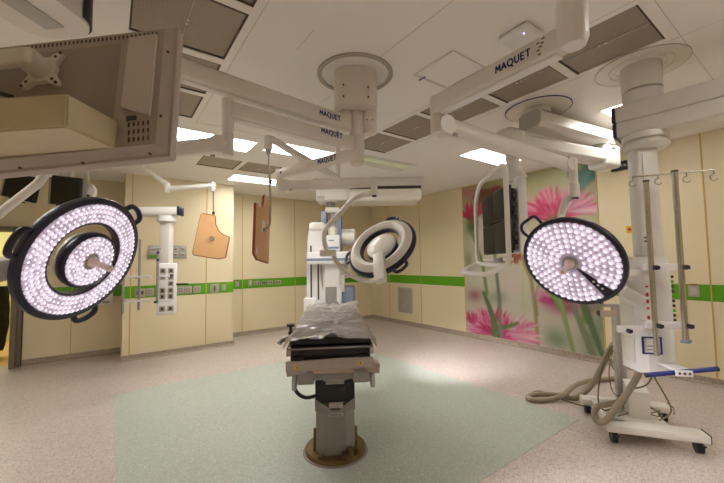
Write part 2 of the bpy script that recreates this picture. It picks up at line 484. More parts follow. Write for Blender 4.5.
labs = ['lit ceiling light, left of two end to end beyond the left grille row', 'lit ceiling light behind the lettered arms of the centre pendant',
        'unlit greenish ceiling light behind the centre pendant column', 'farthest lit ceiling light, above the hanging tan shields',
        'lit ceiling light above the four-screen monitor frame', 'lit ceiling light glaring beside the right pendant boom',
        'added unseen ceiling light over the left side of the room', 'added unseen ceiling light behind the camera']
protoL = {}
for (x0, x1, y0, y1, lit), lab in zip(lights, labs):
    if lit not in protoL: protoL[lit] = make_light(1.1, .46, lit); o = protoL[lit]
    else: o = copy_tree(protoL[lit])
    o.location = ((x0 + x1) / 2, (y0 + y1) / 2, CZ); o.scale = ((x1 - x0) / 1.1, (y1 - y0) / .46, 1)
    tag(o, lab, 'light', 'fluorescent ceiling lights')
def lamp(name, typ, loc, energy, color, **kw):
    l = bpy.data.lights.new(name, typ); l.energy = energy; l.color = color
    for a, b in kw.items(): setattr(l, a, b)
    o = bpy.data.objects.new(name, l); o.location = loc; COL.objects.link(o); return o
lamp('corridor_lamp', 'AREA', (-1.8, 9.2, 2.66), 20, (1, .96, .75), shape='RECTANGLE', size=1.2, size_y=.6)

# ------------------------------------------------------------ ceiling flanges (part of the pendants, helper)
def ring(mb, c, r0, r1, h):
    mb.lathe([(r0, 0), (r0, -h), (r1, -h), (r1, 0)], Matrix.Translation(Vector(c)), 64)

# ============================================================ WALL MURAL: a printed photograph of pink flowers
def paint(S, Z):
    """colour of the print at s metres from its left edge, Z metres above the floor"""
    rng = np.random.RandomState(3)
    c = lambda *a: np.array(rgb(*a))
    img = np.empty(S.shape + (3,))
    t = np.clip((Z - .3) / 2.6, 0, 1)[..., None]
    img[:] = c(198, 192, 176) * (1 - t) + c(172, 172, 126) * t
    def blob(s, z, rs, rz, col, a=1., p=2.):
        d = ((S - s) / rs) ** 2 + ((Z - z) / rz) ** 2
        w = (a * np.exp(-d ** (p / 2) * 1.2))[..., None]
        img[:] = img * (1 - w) + np.array(col) * w
    for q in ((.5, 2.2, .5, .4, (214, 208, 190)), (1.0, 1.2, .45, .5, (206, 204, 184)), (.3, 1.2, .4, .5, (214, 208, 196)), (1.6, 1.3, .5, .5, (196, 196, 168)),
              (.75, .85, .18, .14, (120, 140, 110)), (1.0, 1.1, .2, .2, (214, 188, 186)), (.22, .85, .22, .15, (140, 50, 70)), (.1, 1.55, .10, .18, (110, 130, 70)),
              (1.75, 1.75, .35, .3, (214, 206, 190)), (2.2, 1.35, .3, .4, (180, 184, 140)), (1.3, .75, .25, .25, (186, 194, 166)), (.55, .8, .14, .1, (150, 160, 130)),
              (2.3, .35, .2, .4, (90, 120, 70)), (1.75, .25, .25, .2, (96, 130, 84)), (1.15, .2, .2, .15, (200, 206, 190))):
        blob(*q[:4], c(*q[4]), .75)
    def stroke(pts, w0, w1, col, soft=.25, edge=None):
        pts = np.array(pts, float); n = 60
        tt = np.linspace(0, len(pts) - 1, n)
        P = np.stack([np.interp(tt, np.arange(len(pts)), pts[:, i]) for i in (0, 1)], 1)
        for _ in range(6): P[1:-1] = (P[:-2] + P[2:] + 2 * P[1:-1]) / 4
        D = np.full(S.shape, 9.); W = np.zeros(S.shape)
        for k in range(n):
            d = np.hypot(S - P[k, 0], Z - P[k, 1]); w = w0 + (w1 - w0) * k / n
            m = d / w < D; D = np.where(m, d / w, D)
        a = np.clip((1 + soft - D) / (2 * soft), 0, 1)[..., None]
        sh = (1 - .28 * np.clip(D, 0, 1))[..., None]
        img[:] = img * (1 - a) + np.array(col) * sh * a
    def petals(s, z, n, r0, r1, a0, a1, w, cols, flat=1., seed=0, soft=.3):
        rg = np.random.RandomState(seed)
        for k in range(n):
            a = R(a0 + (a1 - a0) * (k + .5 * rg.rand()) / n); ln = r0 + (r1 - r0) * rg.rand()
            col = np.array(c(*cols[rg.randint(len(cols))])) * (.85 + .3 * rg.rand())
            dx, dz = math.cos(a), math.sin(a) * flat
            u = (S - s) * dx + (Z - z) * dz; nn = math.hypot(dx, dz); u = u / nn
            v = np.abs(-(S - s) * dz + (Z - z) * dx) / nn
            q = np.clip(u / (ln * nn), 0, 1); ww = w * (.35 + 1.3 * q) * np.sqrt(np.clip(1.02 - q ** 3, 0, 1))
            ins = np.clip((ww - v) / (soft * w) , 0, 1) * (u > 0) * (u < ln * nn)
            al = ins[..., None] * .9
            shade = (.72 + .28 * q)[..., None] * (1.0 - .25 * (v / (ww + 1e-4)).clip(0, 1)[..., None])
            img[:] = img * (1 - al) + col * shade * al
    pk = [(206, 44, 104), (222, 90, 140), (188, 30, 86), (228, 130, 166)]
    pale = [(232, 170, 190), (226, 140, 172), (236, 196, 206), (214, 100, 146)]
    # upper left bloom with a dark olive heart
    blob(.15, 2.9, .3, .14, c(196, 120, 130), .8)
    petals(.62, 2.72, 26, .25, .42, 20, 178, .035, [(176, 36, 84), (150, 60, 70), (200, 70, 110)], .7, 1)
    petals(1.0, 2.75, 8, .2, .3, 20, 100, .04, pk, 1, 11)
    blob(.62, 2.70, .36, .26, c(84, 76, 34), .97, 3); blob(.55, 2.55, .2, .12, c(70, 80, 40), .7)
    # upright crimson flower at the left edge
    petals(.21, 2.33, 60, .22, .46, 28, 152, .017, [(204, 30, 92), (222, 60, 116), (176, 20, 74)], 1.0, 2)
    blob(.21, 2.24, .17, .22, c(78, 98, 46), .96, 3); blob(.21, 2.38, .1, .08, c(150, 40, 60), .5)
    stroke([(.2, 2.1), (.28, 1.9), (.42, 1.5), (.5, .9)], .03, .035, c(120, 144, 84))
    # large soft pink bloom in the upper middle
    blob(1.85, 2.5, .5, .22, c(220, 130, 160), .55)
    petals(1.82, 2.2, 70, .45, .78, 6, 172, .030, [(208, 44, 100), (224, 96, 138), (234, 150, 172), (196, 36, 88)], .75, 4, .6)
    petals(1.82, 2.16, 60, .2, .5, 15, 165, .026, [(190, 26, 80), (206, 48, 98), (226, 110, 150)], .8, 5, .5)
    petals(2.0, 2.3, 26, .25, .5, -15, 75, .03, pale, .9, 12, .6)
    blob(1.82, 2.16, .16, .13, c(120, 104, 46), .95, 3)
    blob(1.83, 2.02, .09, .1, c(90, 120, 60), .8)
    # teal leaf
    stroke([(2.12, 2.88), (2.25, 2.8), (2.42, 2.86)], .07, .13, c(70, 128, 122), .4)
    stroke([(2.2, 2.62), (2.3, 2.74), (2.36, 2.9)], .05, .1, c(84, 140, 132), .5)
    # brown orange seed head
    petals(1.12, 1.62, 22, .1, .22, 180, 362, .024, [(168, 84, 50), (190, 110, 74), (150, 66, 44)], .8, 6)
    petals(1.12, 1.58, 14, .1, .17, 0, 180, .022, [(150, 84, 50), (176, 100, 76)], .6, 7)
    # stems
    stroke([(1.24, 1.55), (1.38, 1.2), (1.43, .7), (1.45, .05)], .028, .034, c(166, 150, 96))
    stroke([(.68, 2.3), (.7, 1.6), (.75, .9), (.78, .05)], .03, .036, c(116, 124, 104))
    stroke([(1.5, 1.1), (1.44, .9), (1.47, .6)], .012, .012, c(120, 150, 90))
    # magenta bloom, out of focus
    blob(1.83, .86, .34, .22, c(178, 64, 122), .9, 3); blob(1.62, .95, .2, .1, c(216, 110, 160), .7); blob(1.98, .78, .2, .12, c(150, 54, 110), .7)
    petals(1.8, .8, 16, .2, .4, 10, 170, .05, [(196, 70, 136), (212, 110, 160), (160, 40, 100)], .6, 8, .9)
    # large pink carnation bottom left
    blob(.62, .32, .5, .25, c(196, 60, 110), .85, 3)
    petals(.58, .12, 90, .38, .68, -8, 188, .022, pk + pale[:2], .9, 9, .5)
    petals(.85, .2, 60, .4, .78, -25, 62, .022, pale, .65, 10, .5)
    petals(.6, .14, 70, .15, .42, 0, 180, .020, [(206, 50, 110), (222, 100, 146), (170, 30, 80)], .9, 13)
    petals(.12, .28, 40, .15, .36, 20, 160, .02, pk, .9, 14, .5)
    petals(.75, .25, 50, .1, .35, 10, 170, .018, pk + pale, .8, 15, .5)
    stroke([(.42, .92), (.52, .7), (.62, .42), (.66, .1)], .03, .085, c(96, 118, 72), .3)
    stroke([(.75, .28), (.95, .34), (1.1, .42)], .05, .03, c(96, 130, 66), .4)
    stroke([(.76, .9), (.75, .4), (.78, .05)], .035, .04, c(132, 126, 120), .3)
    # leaves and stems lower right
    stroke([(1.66, 1.02), (1.78, .9), (1.86, .78)], .03, .07, c(120, 168, 66), .4)
    stroke([(1.84, .9), (1.92, .5), (2.02, .02)], .04, .03, c(150, 168, 96))
    stroke([(2.02, .86), (2.14, .5), (2.3, .02)], .036, .05, c(130, 140, 110))
    stroke([(2.12, .95), (2.2, .8), (2.22, .62)], .03, .07, c(110, 150, 60), .4)
    stroke([(2.2, .8), (2.32, .4), (2.42, .05)], .05, .03, c(88, 122, 74), .4)
    stroke([(2.36, 1.2), (2.4, .8), (2.41, .5)], .05, .04, c(150, 160, 120), .6)
    blob(2.3, .82, .08, .12, c(120, 60, 84), .6)
    for ax_ in (0, 1):
        for _ in range(2): img = (np.roll(img, 1, ax_) + 2 * img + np.roll(img, -1, ax_)) / 4 if False else np.concatenate([img.take([0], ax_), (img.take(range(0, img.shape[ax_] - 2), ax_) + 2 * img.take(range(1, img.shape[ax_] - 1), ax_) + img.take(range(2, img.shape[ax_]), ax_)) / 4, img.take([-1], ax_)], ax_)
    return np.clip(img * .94, 0, 1)
def mural():
    W, z0, z1 = 2.435, .095, 3.05
    ns, nz = 250, 300
    s = np.linspace(0, W, ns); z = np.linspace(z0, z1, nz)
    S, Z = np.meshgrid(s, z)
    colr = paint(S, Z)
    vs = np.stack([np.full(S.size, XR - .008), 4.55 - S.ravel(), Z.ravel()], 1)
    q = (np.arange(nz - 1)[:, None] * ns + np.arange(ns - 1)[None]).ravel()
    fs = np.stack([q, q + ns, q + ns + 1, q + 1], 1)
    me = bpy.data.meshes.new('printed_panel'); me.from_pydata(vs.tolist(), [], fs.tolist())
    ca = me.color_attributes.new('print', 'FLOAT_COLOR', 'POINT')
    ca.data.foreach_set('color', np.concatenate([colr.reshape(-1, 3), np.ones((S.size, 1))], 1).astype(np.float32).ravel())
    m = bpy.data.materials.new('mural print'); m.use_nodes = True
    nt = m.node_tree; b = nt.nodes['Principled BSDF']; b.inputs['Roughness'].default_value = .4
    a = nt.nodes.new('ShaderNodeAttribute'); a.attribute_name = 'print'
    hs = nt.nodes.new('ShaderNodeHueSaturation'); hs.inputs['Saturation'].default_value = 1.0
    nt.links.new(a.outputs['Color'], hs.inputs['Color']); nt.links.new(hs.outputs['Color'], b.inputs['Base Color'])
    me.materials.append(m)
    root = thing('wall_mural', 'floor to ceiling mural of pink flowers and green stems on the right wall', 'mural', (XR, 3.33, .09))
    me.transform(WM[root].inverted())
    o = bpy.data.objects.new('printed_panel', me); COL.objects.link(o); o.parent = root; WM[o] = WM[root]
    MB().box((XR - .004, 3.33, 1.57), (.006, 2.43, 2.95)).build('backing_panel', M['white'], root)
    MB().box((XR - .0095, 3.32, 1.57), (.002, .008, 2.95)).build('panel_seam', M['joint'], root)
mural()
# ============================================================ SURGICAL LIGHT HEADS
NLED = 0
def led_array(mb, T, spots, r, seg=8):
    """small lens domes, crown brighter than flank (material slots 1 and 2)"""
    for x, y, z in spots:
        vs = []
        for rr, h in ((r, 0), (r * .85, r * .42), (r * .46, r * .68)):
            vs += [(x + rr * math.cos(2 * math.pi * i / seg), y + rr * math.sin(2 * math.pi * i / seg), z + h) for i in range(seg)]
        vs.append((x, y, z + r * .76))
        mb.mi = 1 if random.random() < .6 else 3
        mb.raw(vs, [(k * seg + i, k * seg + (i + 1) % seg, (k + 1) * seg + (i + 1) % seg, (k + 1) * seg + i) for k in range(2) for i in range(seg)], T)
        mb.mi = 2
        mb.raw(vs, [(2 * seg + i, 2 * seg + (i + 1) % seg, 3 * seg) for i in range(seg)], T)
    mb.mi = 0
def hexgrid(r0, r1, pitch, skip=None):
    out = []
    n = max(1, round((r1 - r0) / pitch))
    for k in range(n + 1):
        r = r0 + (r1 - r0) * k / n; m = int(2 * math.pi * r / pitch)
        for i in range(m):
            a = 2 * math.pi * (i + .5 * (k % 2)) / m
            if skip and abs((math.degrees(a) - skip[0] + 180) % 360 - 180) < skip[1]: continue
            out.append((r * math.cos(a), r * math.sin(a)))
    return out
def headframe(C, n):
    n = Vector(n).normalized(); x = ZUP.cross(n).normalized()
    return fr(C, x=x, z=n)
def pol(T, r, deg, z): return T @ Vector((r * math.cos(R(deg)), r * math.sin(R(deg)), z))
def sterile_handle(head, T, z0, hub_r, ln=.15):
    MB().lathe([(0, z0 + .012), (hub_r * .9, z0 + .012), (hub_r, z0 + .006), (hub_r, z0 - .01)], T, 32).build('hub', M['midgrey'], head)
    MB().lathe([(0, z0), (.032, z0), (.034, z0 + .02), (.027, z0 + .03), (.0195, z0 + .045), (.018, z0 + ln * .8), (.02, z0 + ln * .93), (.014, z0 + ln), (0, z0 + ln)], T, 24).build('sterile_handle', M['skin'], head)
def grip(head, T, R0, deg, span, out):
    a0, a1 = deg - span, deg + span
    pts = [pol(T, R0 - .012, a0, -.01), pol(T, R0 + out, a0 + span * .15, .005), pol(T, R0 + out + .012, deg, .008), pol(T, R0 + out, a1 - span * .15, .005), pol(T, R0 - .012, a1, -.01)]
    MB().tube(pts, .017, 10, fillet=.035).build('grip_handle', M['navy'], head)
def ring_head(light, C, n, Ro, grips, arm_deg, on=True):
    T = headframe(C, n)
    Ri = .575 * Ro
    prof = [(Ro - .022, -.035), (Ro - .004, -.022), (Ro, 0), (Ro - .004, .016), (Ro * .92, .022), (Ro * .905, .014), (Ro * .6, .014), (Ri + .008, .022), (Ri, .014), (Ri, -.03), (Ri + .012, -.038)]
    head = MB().lathe(prof, T, 72, close=True).build('lamp_head', M['navy'], light)
    back = [(Ro - .03, -.036), (Ro - .05, -.055), (Ro * .76, -.078), (Ri + .05, -.066), (Ri + .022, -.05), (Ri + .016, -.036)]
    sub = light                                              # sub-parts hang under the lamp_head part
    MB().lathe(back, T, 72, close=True).build('back_cover', M['white'], head)
    mb = MB(); mb.lathe([(Ro * .9, .0145), (Ro * .9, .017), (Ro * .605, .017), (Ro * .605, .0145)], T, 72)
    led_array(mb, T, [(x, y, .017) for x, y in hexgrid(Ro * .645, Ro * .865, .030)], .0155)
    mb.build('lens_ring', [M['ledpanel'], M['led'], M['ledtop'], M['leddim']], head)
    # centre module, set slightly forward
    Rc = .455 * Ro
    T2 = T @ Matrix.Translation((0, 0, .035))
    MB().lathe([(0, -.05), (Rc - .02, -.048), (Rc - .003, -.03), (Rc, -.005), (Rc - .003, .012), (Rc * .9, .018), (Rc * .88, .012), (0, .012)], T2, 56).build('centre_module', M['navy'], head)
    MB().lathe([(0, -.10), (Rc * .35, -.098), (Rc * .7, -.085), (Rc * .92, -.064), (Rc - .012, -.046), (0, -.046)], T2, 56).build('centre_back_cover', M['white'], head)
    mb = MB(); mb.lathe([(0, .0125), (0, .015), (Rc * .88, .015), (Rc * .88, .0125)], T2, 56)
    led_array(mb, T2, [(x, y, .015) for x, y in hexgrid(Rc * .36, Rc * .8, .030)], .0155)
    mb.build('centre_lens_panel', [M['ledpanel'], M['led'], M['ledtop'], M['leddim']], head)
    sterile_handle(head, T2, .012, Rc * .3)
    # radial arm behind the head
    a = R(arm_deg); Ta = T @ Matrix.Rotation(a, 4, 'Z')
    mb = MB().box((Ro * .80, 0, -.088), (Ro * .70, .12, .05), .01, Ta, 3); mb.box((Ro * 1.2, 0, -.075), (.13, .11, .075), .012, Ta, 3)
    mb.build('head_bracket', M['white'], head)
    MB().box((Ro * 1.262, 0, -.075), (.006, .05, .03), .003, Ta).build('status_panel', M['bluetext'], head)
    for d in grips: grip(head, T, Ro, d, 11, .045)
    return T, head

def disc_head(light, C, n, Ro, loop, wedge, arm_deg):
    T = headframe(C, n)
    prof = [(0, -.03), (Ro - .03, -.036), (Ro - .006, -.024), (Ro, 0), (Ro - .004, .018), (Ro * .93, .024), (Ro * .905, .014), (0, .014)]
    head = MB().lathe(prof, T, 72).build('lamp_head', M['navy'], light)
    MB().lathe([(0, -.115), (Ro * .4, -.108), (Ro * .75, -.085), (Ro * .93, -.05), (Ro - .03, -.034), (0, -.03)], T, 64).build('back_cover', M['white'], head)
    mb = MB(); mb.lathe([(0, .0145), (0, .017), (Ro * .9, .017), (Ro * .9, .0145)], T, 72)
    led_array(mb, T, [(x, y, .017) for x, y in hexgrid(Ro * .27, Ro * .855, .0405, (wedge, 8))], .0205)
    mb.build('lens_panel', [M['ledpanel'], M['led'], M['ledtop'], M['leddim']], head)
    sterile_handle(head, T, .016, Ro * .155)
    Tw = T @ Matrix.Rotation(R(wedge), 4, 'Z')
    MB().prism([(Ro * .16, -.004), (Ro * .9, -.036), (Ro * .905, 0), (Ro * .9, .036), (Ro * .16, .004)], Tw, .017, .021).build('control_strip', M['navy'], head)
    mb = MB()
    for q in (.55, .65, .75): mb.cyl((Ro * q, 0, .02), (Ro * q, 0, .023), .008, seg=14, T=Tw)
    mb.build('control_buttons', M['pure'], head)
    a0, a1 = loop - 13, loop + 13
    MB().tube([pol(T, Ro - .01, a0, -.005), pol(T, Ro + .075, a0 + 1, .0), pol(T, Ro + .085, loop + 6, .0), pol(T, Ro + .055, a1, 0), pol(T, Ro - .01, a1 + 2, -.005)], .011, 10, fillet=.03).build('grip_handle', M['navy'], head)
    Ta = T @ Matrix.Rotation(R(arm_deg), 4, 'Z')
    MB().box((Ro * .35, 0, -.12), (Ro * .8, .085, .05), .016, Ta, 3).build('head_bracket', M['white'], head)
    return T, head

def vjoint(mb, p_top, p_bot, r, cap=.012):
    p_top, p_bot = Vector(p_top), Vector(p_bot)
    h = (p_top - p_bot).length
    mb.lathe([(0, 0), (r * .86, 0), (r, cap), (r, h - cap), (r * .86, h), (0, h)], Matrix.Translation(p_bot), 28)
def spring_arm(light, p0, p1, w, h, name='spring_arm', m='white'):
    p0, p1 = Vector(p0), Vector(p1)
    T, L = beam(p0, p1)
    mb = MB()
    n = 10; vs = []
    # lozenge section tapering to the far end
    sec = [(-.5, -.3), (-.3, -.5), (.3, -.5), (.5, -.3), (.5, .3), (.3, .5), (-.3, .5), (-.5, .3)]
    for k in range(n + 1):
        t = k / n; sc = 1 - .22 * t
        vs += [(L * t, a * w * sc, b * h * sc) for a, b in sec]
    fs = [(k * 8 + i, k * 8 + (i + 1) % 8, k * 8 + 8 + (i + 1) % 8, k * 8 + 8 + i) for k in range(n) for i in range(8)]
    fs += [tuple(range(8))[::-1], tuple(range(n * 8, n * 8 + 8))]
    mb.raw(vs, fs, T)
    arm = mb.build(name, M[m], light)
    y = T.to_3x3() @ Vector((0, 1, 0))
    MB().cyl(p0 - y * w * .56, p0 + y * w * .56, h * .56, seg=28).build('elbow_disc', M[m], arm)
    MB().cyl(p1 - y * w * .46, p1 + y * w * .46, h * .46, seg=28).build('wrist_disc', M[m], arm)
    MB().box((.055, -w * .5, -h * .48), (.028, .02, .022), .004, T).build('stop_clip', M['midgrey'], arm)
    return arm
def arm_text(light, p0, p1, w, t0, size, dz=-.02, m=None):
    """lettering on the side of a horizontal arm that faces the camera, read from left to right"""
    p0, p1 = Vector(p0), Vector(p1)
    x = (p1 - p0).normalized(); s = x.cross(ZUP).normalized()
    if s.dot(EYE - p0) < 0: s = -s
    return lettering('MAQUET', p0 + (p1 - p0) * t0 + s * (w / 2 + .0015) + ZUP * dz, x, s.cross(x), size, light)

# ------------------------------------------------------------ centre ceiling pendant
HUB = Vector((1.585, 2.245, CZ))
pend = thing('ceiling_pendant_hub', 'cream three-spindle pendant hub in a ring under the middle of the ceiling', 'ceiling pendant', HUB)
mb = MB(); ring(mb, HUB, .272, .305, .014); mb.build('trim_ring', M['ringgrey'], pend)
mb = MB(); mb.lathe([(0, -.003), (.272, -.003), (.272, 0)], Matrix.Translation(HUB), 56); mb.build('recess_plate', M['white'], pend)
TH = fr(HUB, x=RT * Vector((1, 1, 0)), z=ZUP)
def sec_hub(w, d): return [(w * a, d * b) for a, b in ((-.5, -.1), (-.46, -.28), (-.3, -.46), (0, -.5), (.3, -.46), (.46, -.28), (.5, -.1), (.42, .3), (.2, .5), (-.2, .5), (-.42, .3))]
mb = MB(); mb.prism(sec_hub(.345, .30), TH, -.31, -.075); hubh = mb.build('hub_housing', M['warmwhite'], pend)
mb = MB(); mb.prism(sec_hub(.33, .285), TH, -.075, 0); mb.build('neck', M['warmwhite'], pend)
mb = MB()
for x, z in ((-.09, -.16), (-.09, -.25), (.10, -.18), (.10, -.26)): mb.cyl((x, -.1, z), (x, -.151, z), .006, seg=10, T=TH)
mb.build('screws', M['darkmark'], pend)
SPL, SPM, SPR = Vector((1.527, 2.31, 0)), Vector((1.605, 2.262, 0)), Vector((1.686, 2.193, 0))
for p, z0 in ((SPL, 2.63), (SPR, 2.58)):
    mb = MB(); vjoint(mb, (p.x, p.y, 2.79), (p.x, p.y, z0), .056); mb.build('spindle', M['warmwhite'], pend)
mb = MB(); vjoint(mb, (SPM.x, SPM.y, 2.80), (SPM.x, SPM.y, 2.57), .065); vjoint(mb, (SPM.x, SPM.y, 2.58), (SPM.x, SPM.y, 2.33), .055); mb.build('spindle', M['warmwhite'], pend)
mb = MB()
for p, z, k in ((SPM, 2.7, 1), (SPM, 2.6, -1), (SPM, 2.46, 0), (SPR, 2.68, 1), (SPR, 2.68, -1)):
    d = (EYE - p); d.z = 0; d.normalize(); q = Vector((p.x, p.y, z)) + ZUP.cross(d) * .022 * k
    mb.cyl(q, q + d * .056, .005, seg=8)
mb.build('screws', M['darkmark'], pend)

# upper arm A (runs to the left behind the big monitor)
A0 = Vector((.10, 2.12, 2.655)); A1 = Vector((SPL.x - .02, 2.28, 2.675))
armA = thing('pendant_arm', 'topmost lettered cream arm from the centre pendant, running behind the large near monitor', 'pendant arm', A1)
mb = MB(); armbox(mb, A0, A1, .085, .115, .022, 0, -.01); mb.build('extension_arm', M['warmwhite'], armA)
mb = MB(); armbox(mb, A0 - ZUP * .06, A1 - ZUP * .06 - (A1 - A0).normalized() * .25, .05, .02, .006); mb.build('cable_channel', M['white'], armA)
mb = MB(); vjoint(mb, A0 + ZUP * .08, A0 - ZUP * .07, .055); mb.build('end_joint', M['white'], armA)
mb = MB(); vjoint(mb, A1 + ZUP * .066, A1 - ZUP * .066, .054); mb.build('arm_collar', M['warmwhite'], armA)
arm_text(armA, A0, A1, .085, .80, .048, -.030)

# arm B -> spring arm -> large ring light on the left
B0 = Vector((.565, 2.16, 2.495)); B1 = Vector((SPM.x, SPM.y, 2.49))
Lt = thing('surgical_light', 'large ring surgical light with a lit centre module, at the left of the room', 'surgical light', B1, 'ring surgical lights')
mb = MB(); armbox(mb, B0, B1, .085, .10, .02, 0, -.04); mb.build('extension_arm', M['warmwhite'], Lt)
mb = MB(); armbox(mb, B0 - ZUP * .054, B0 + (B1 - B0) * .7 - ZUP * .054, .05, .018, .006); mb.build('cable_channel', M['white'], Lt)
mb = MB(); vjoint(mb, (B1.x, B1.y, 2.555), (B1.x, B1.y, 2.425), .06); mb.build('arm_collar', M['warmwhite'], Lt)
arm_text(Lt, B0, B1, .085, .635, .048, .006)
mb = MB(); vjoint(mb, (B0.x, B0.y, 2.56), (B0.x, B0.y, 2.345), .036); mb.build('joint_post', M['white'], Lt)
mb = MB(); vjoint(mb, (B0.x, B0.y, 2.345), (B0.x, B0.y, 2.205), .037); mb.build('swivel', M['white'], Lt)
S1 = at(45, 163, 2.02)
spring_arm(Lt, Vector((B0.x, B0.y, 2.262)) + Vector((-.05, .0, 0)), S1, .07, .092)
mb = MB(); vjoint(mb, S1 + ZUP * .06, S1 - ZUP * .075, .036); mb.build('wrist_post', M['white'], Lt)
CL, NL = Vector((-.13, 2.714, 1.596)), Vector((.698, -.623, -.353))
TL, headL = ring_head(Lt, CL, NL, .39, (168.4, 51.8, -67.7), -165)
MB().tube([S1 - ZUP * .06, at(40, 182, 2.03), at(0, 213, 2.06), at(-24, 236, 2.1), at(-22, 262, 2.16), pol(TL, .39 * 1.24, -165, -.075)], .024, 14, fillet=.09).build('yoke', M['white'], Lt)

# arm C -> spring arm -> ring light seen from behind
C0 = on(279.5, 174.5, 2, 2.43); C1 = Vector((SPM.x, SPM.y, 2.43))
Bt = thing('surgical_light', 'ring surgical light turned away, its pale back and black grips showing, beyond the operating table', 'surgical light', C1, 'ring surgical lights')
mb = MB(); armbox(mb, C0, C1, .075, .088, .018, 0, -.03); mb.build('extension_arm', M['warmwhite'], Bt)
mb = MB(); vjoint(mb, (C1.x, C1.y, 2.485), (C1.x, C1.y, 2.335), .058); mb.build('arm_collar', M['warmwhite'], Bt)
arm_text(Bt, C0, C1, .075, .585, .054, -.018)
mb = MB(); vjoint(mb, (C0.x, C0.y, 2.485), (C0.x, C0.y, 2.36), .038); mb.build('joint_post', M['white'], Bt)
mb = MB(); vjoint(mb, (C0.x, C0.y, 2.36), (C0.x, C0.y, 2.26), .038); mb.build('swivel', M['white'], Bt)
d = (C1 - C0).normalized(); s = d.cross(ZUP).normalized(); s = s if s.dot(EYE - C0) > 0 else -s
MB().box((0, 0, 0), (.018, .003, .022), 0, fr(C0 + d * .07 + s * .0415 + ZUP * .0, x=d, z=ZUP)).build('emblem', M['bluetext'], Bt)
S2 = at(374, 183, 3.6)
spring_arm(Bt, at(285, 186, 3.46), S2, .075, .105)
mb = MB(); vjoint(mb, S2 + ZUP * .06, S2 - ZUP * .13, .034); mb.build('wrist_post', M['white'], Bt)
MB().cyl(S2 - ZUP * .13, S2 - ZUP * .145, .025).build('post_cap', M['navy'], Bt)
CB, NB = Vector((2.34, 2.87, 1.70)), Vector((.742, .25, -.622))
TB, headB = ring_head(Bt, CB, NB, .39, (88, -20, -140), -113)
y0 = at(328, 253, 3.66)
MB().tube([S2 - ZUP * .10, at(362, 195, 3.6), at(352, 200, 3.6), at(325, 229, 3.63), at(323.5, 240, 3.65), y0], .026, 14, fillet=.07).build('upper_yoke', M['white'], Bt)
MB().box((0, 0, 0), (.17, .085, .07), .014, fr(y0, x=RT * Vector((1, 1, 0)), z=ZUP), 3).build('yoke_pivot', M['white'], Bt)
MB().tube([y0 + RT * .05, at(336, 262, 3.62), at(346, 273, 3.58), at(360, 279.5, 3.54), at(372, 281.5, 3.5), pol(TB, .39 * 1.2, -113, -.075)], .026, 14, fillet=.09).build('lower_yoke', M['white'], Bt)

# arm E -> spring arm -> disc light on the right
E1 = Vector((1.487, .587, 2.445)); E0 = Vector((1.515, 1.338, 2.445))
Rt_ = thing('surgical_light', 'round solid-disc surgical light with a dark control strip, lit, at the right of the room', 'surgical light', (E1.x, E1.y, CZ))
mb = MB(); mb.lathe([(.053, 0), (.053, -.50), (.058, -.505), (.058, -.645), (.046, -.675), (0, -.685)][::-1], Matrix.Translation((E1.x, E1.y, CZ)), 40); mb.build('ceiling_column', M['pure'], Rt_)
mb = MB(); ring(mb, (E1.x, E1.y, CZ), .066, .17, .03); mb.build('ceiling_flange', M['warmwhite'], Rt_)
mb = MB(); armbox(mb, E0, E1, .075, .105, .02, 0, -.02); mb.build('extension_arm', M['white'], Rt_)
mb = MB(); armbox(mb, E0 - ZUP * .056, E1 - ZUP * .056, .05, .018, .006, -.05, -.05); mb.build('cable_channel', M['pure'], Rt_)
arm_text(Rt_, E0, E1, .075, .565, .042, -.014)
mb = MB()
d = (E1 - E0).normalized(); s = d.cross(ZUP).normalized(); s = s if s.dot(EYE - E0) > 0 else -s
for a, b in ((.74, .02), (.752, .0), (.74, -.012), (.765, .012), (.77, .03), (.745, -.03)): mb.box((0, 0, 0), (.012, .002, .005), 0, fr(E0 + (E1 - E0) * (a + .10) + s * .0385 + ZUP * b, x=d, z=ZUP))
mb.build('small_print', M['darkmark'], Rt_)
mb = MB(); vjoint(mb, (E0.x, E0.y, 2.50), (E0.x, E0.y, 2.375), .033); mb.build('joint_post', M['white'], Rt_)
mb = MB(); vjoint(mb, (E0.x, E0.y, 2.375), (E0.x, E0.y, 2.285), .034); mb.build('swivel', M['white'], Rt_)
sd = (EYE - E0); sd.z = 0; sd.normalize()
MB().prism([(-.009, -.01), (.009, -.01), (0, .014)], fr(E0 + sd * .04 + d * .05 + ZUP * .02, x=d, z=sd), 0, .002).build('emblem', M['bluetext'], Rt_)
S3 = at(568, 164.5, 2.45)
spring_arm(Rt_, Vector((E0.x + .05, E0.y - .02, 2.33)), S3, .068, .10)
S3b = at(573, 166, 2.45)
mb = MB(); vjoint(mb, S3b + ZUP * .05, S3b - ZUP * .135, .0275); vjoint(mb, S3b - ZUP * .125, S3b - ZUP * .225, .034); mb.build('wrist_post', M['white'], Rt_)
MB().cyl(S3b - ZUP * .225, S3b - ZUP * .235, .026).build('post_cap', M['navy'], Rt_)
CR, NR = Vector((2.595, 1.106, 1.527)), Vector((-.905, .008, -.426))
TR, headR = disc_head(Rt_, CR, NR, .33, 126, -50.5, 100)
MB().tube([S3b - ZUP * .215, at(566, 199, 2.47), at(561, 216, 2.52), TR @ Vector((-.05, .25, -.13)), TR @ Vector((0, .16, -.12))], .024, 14, fillet=.06).build('yoke', M['white'], Rt_)

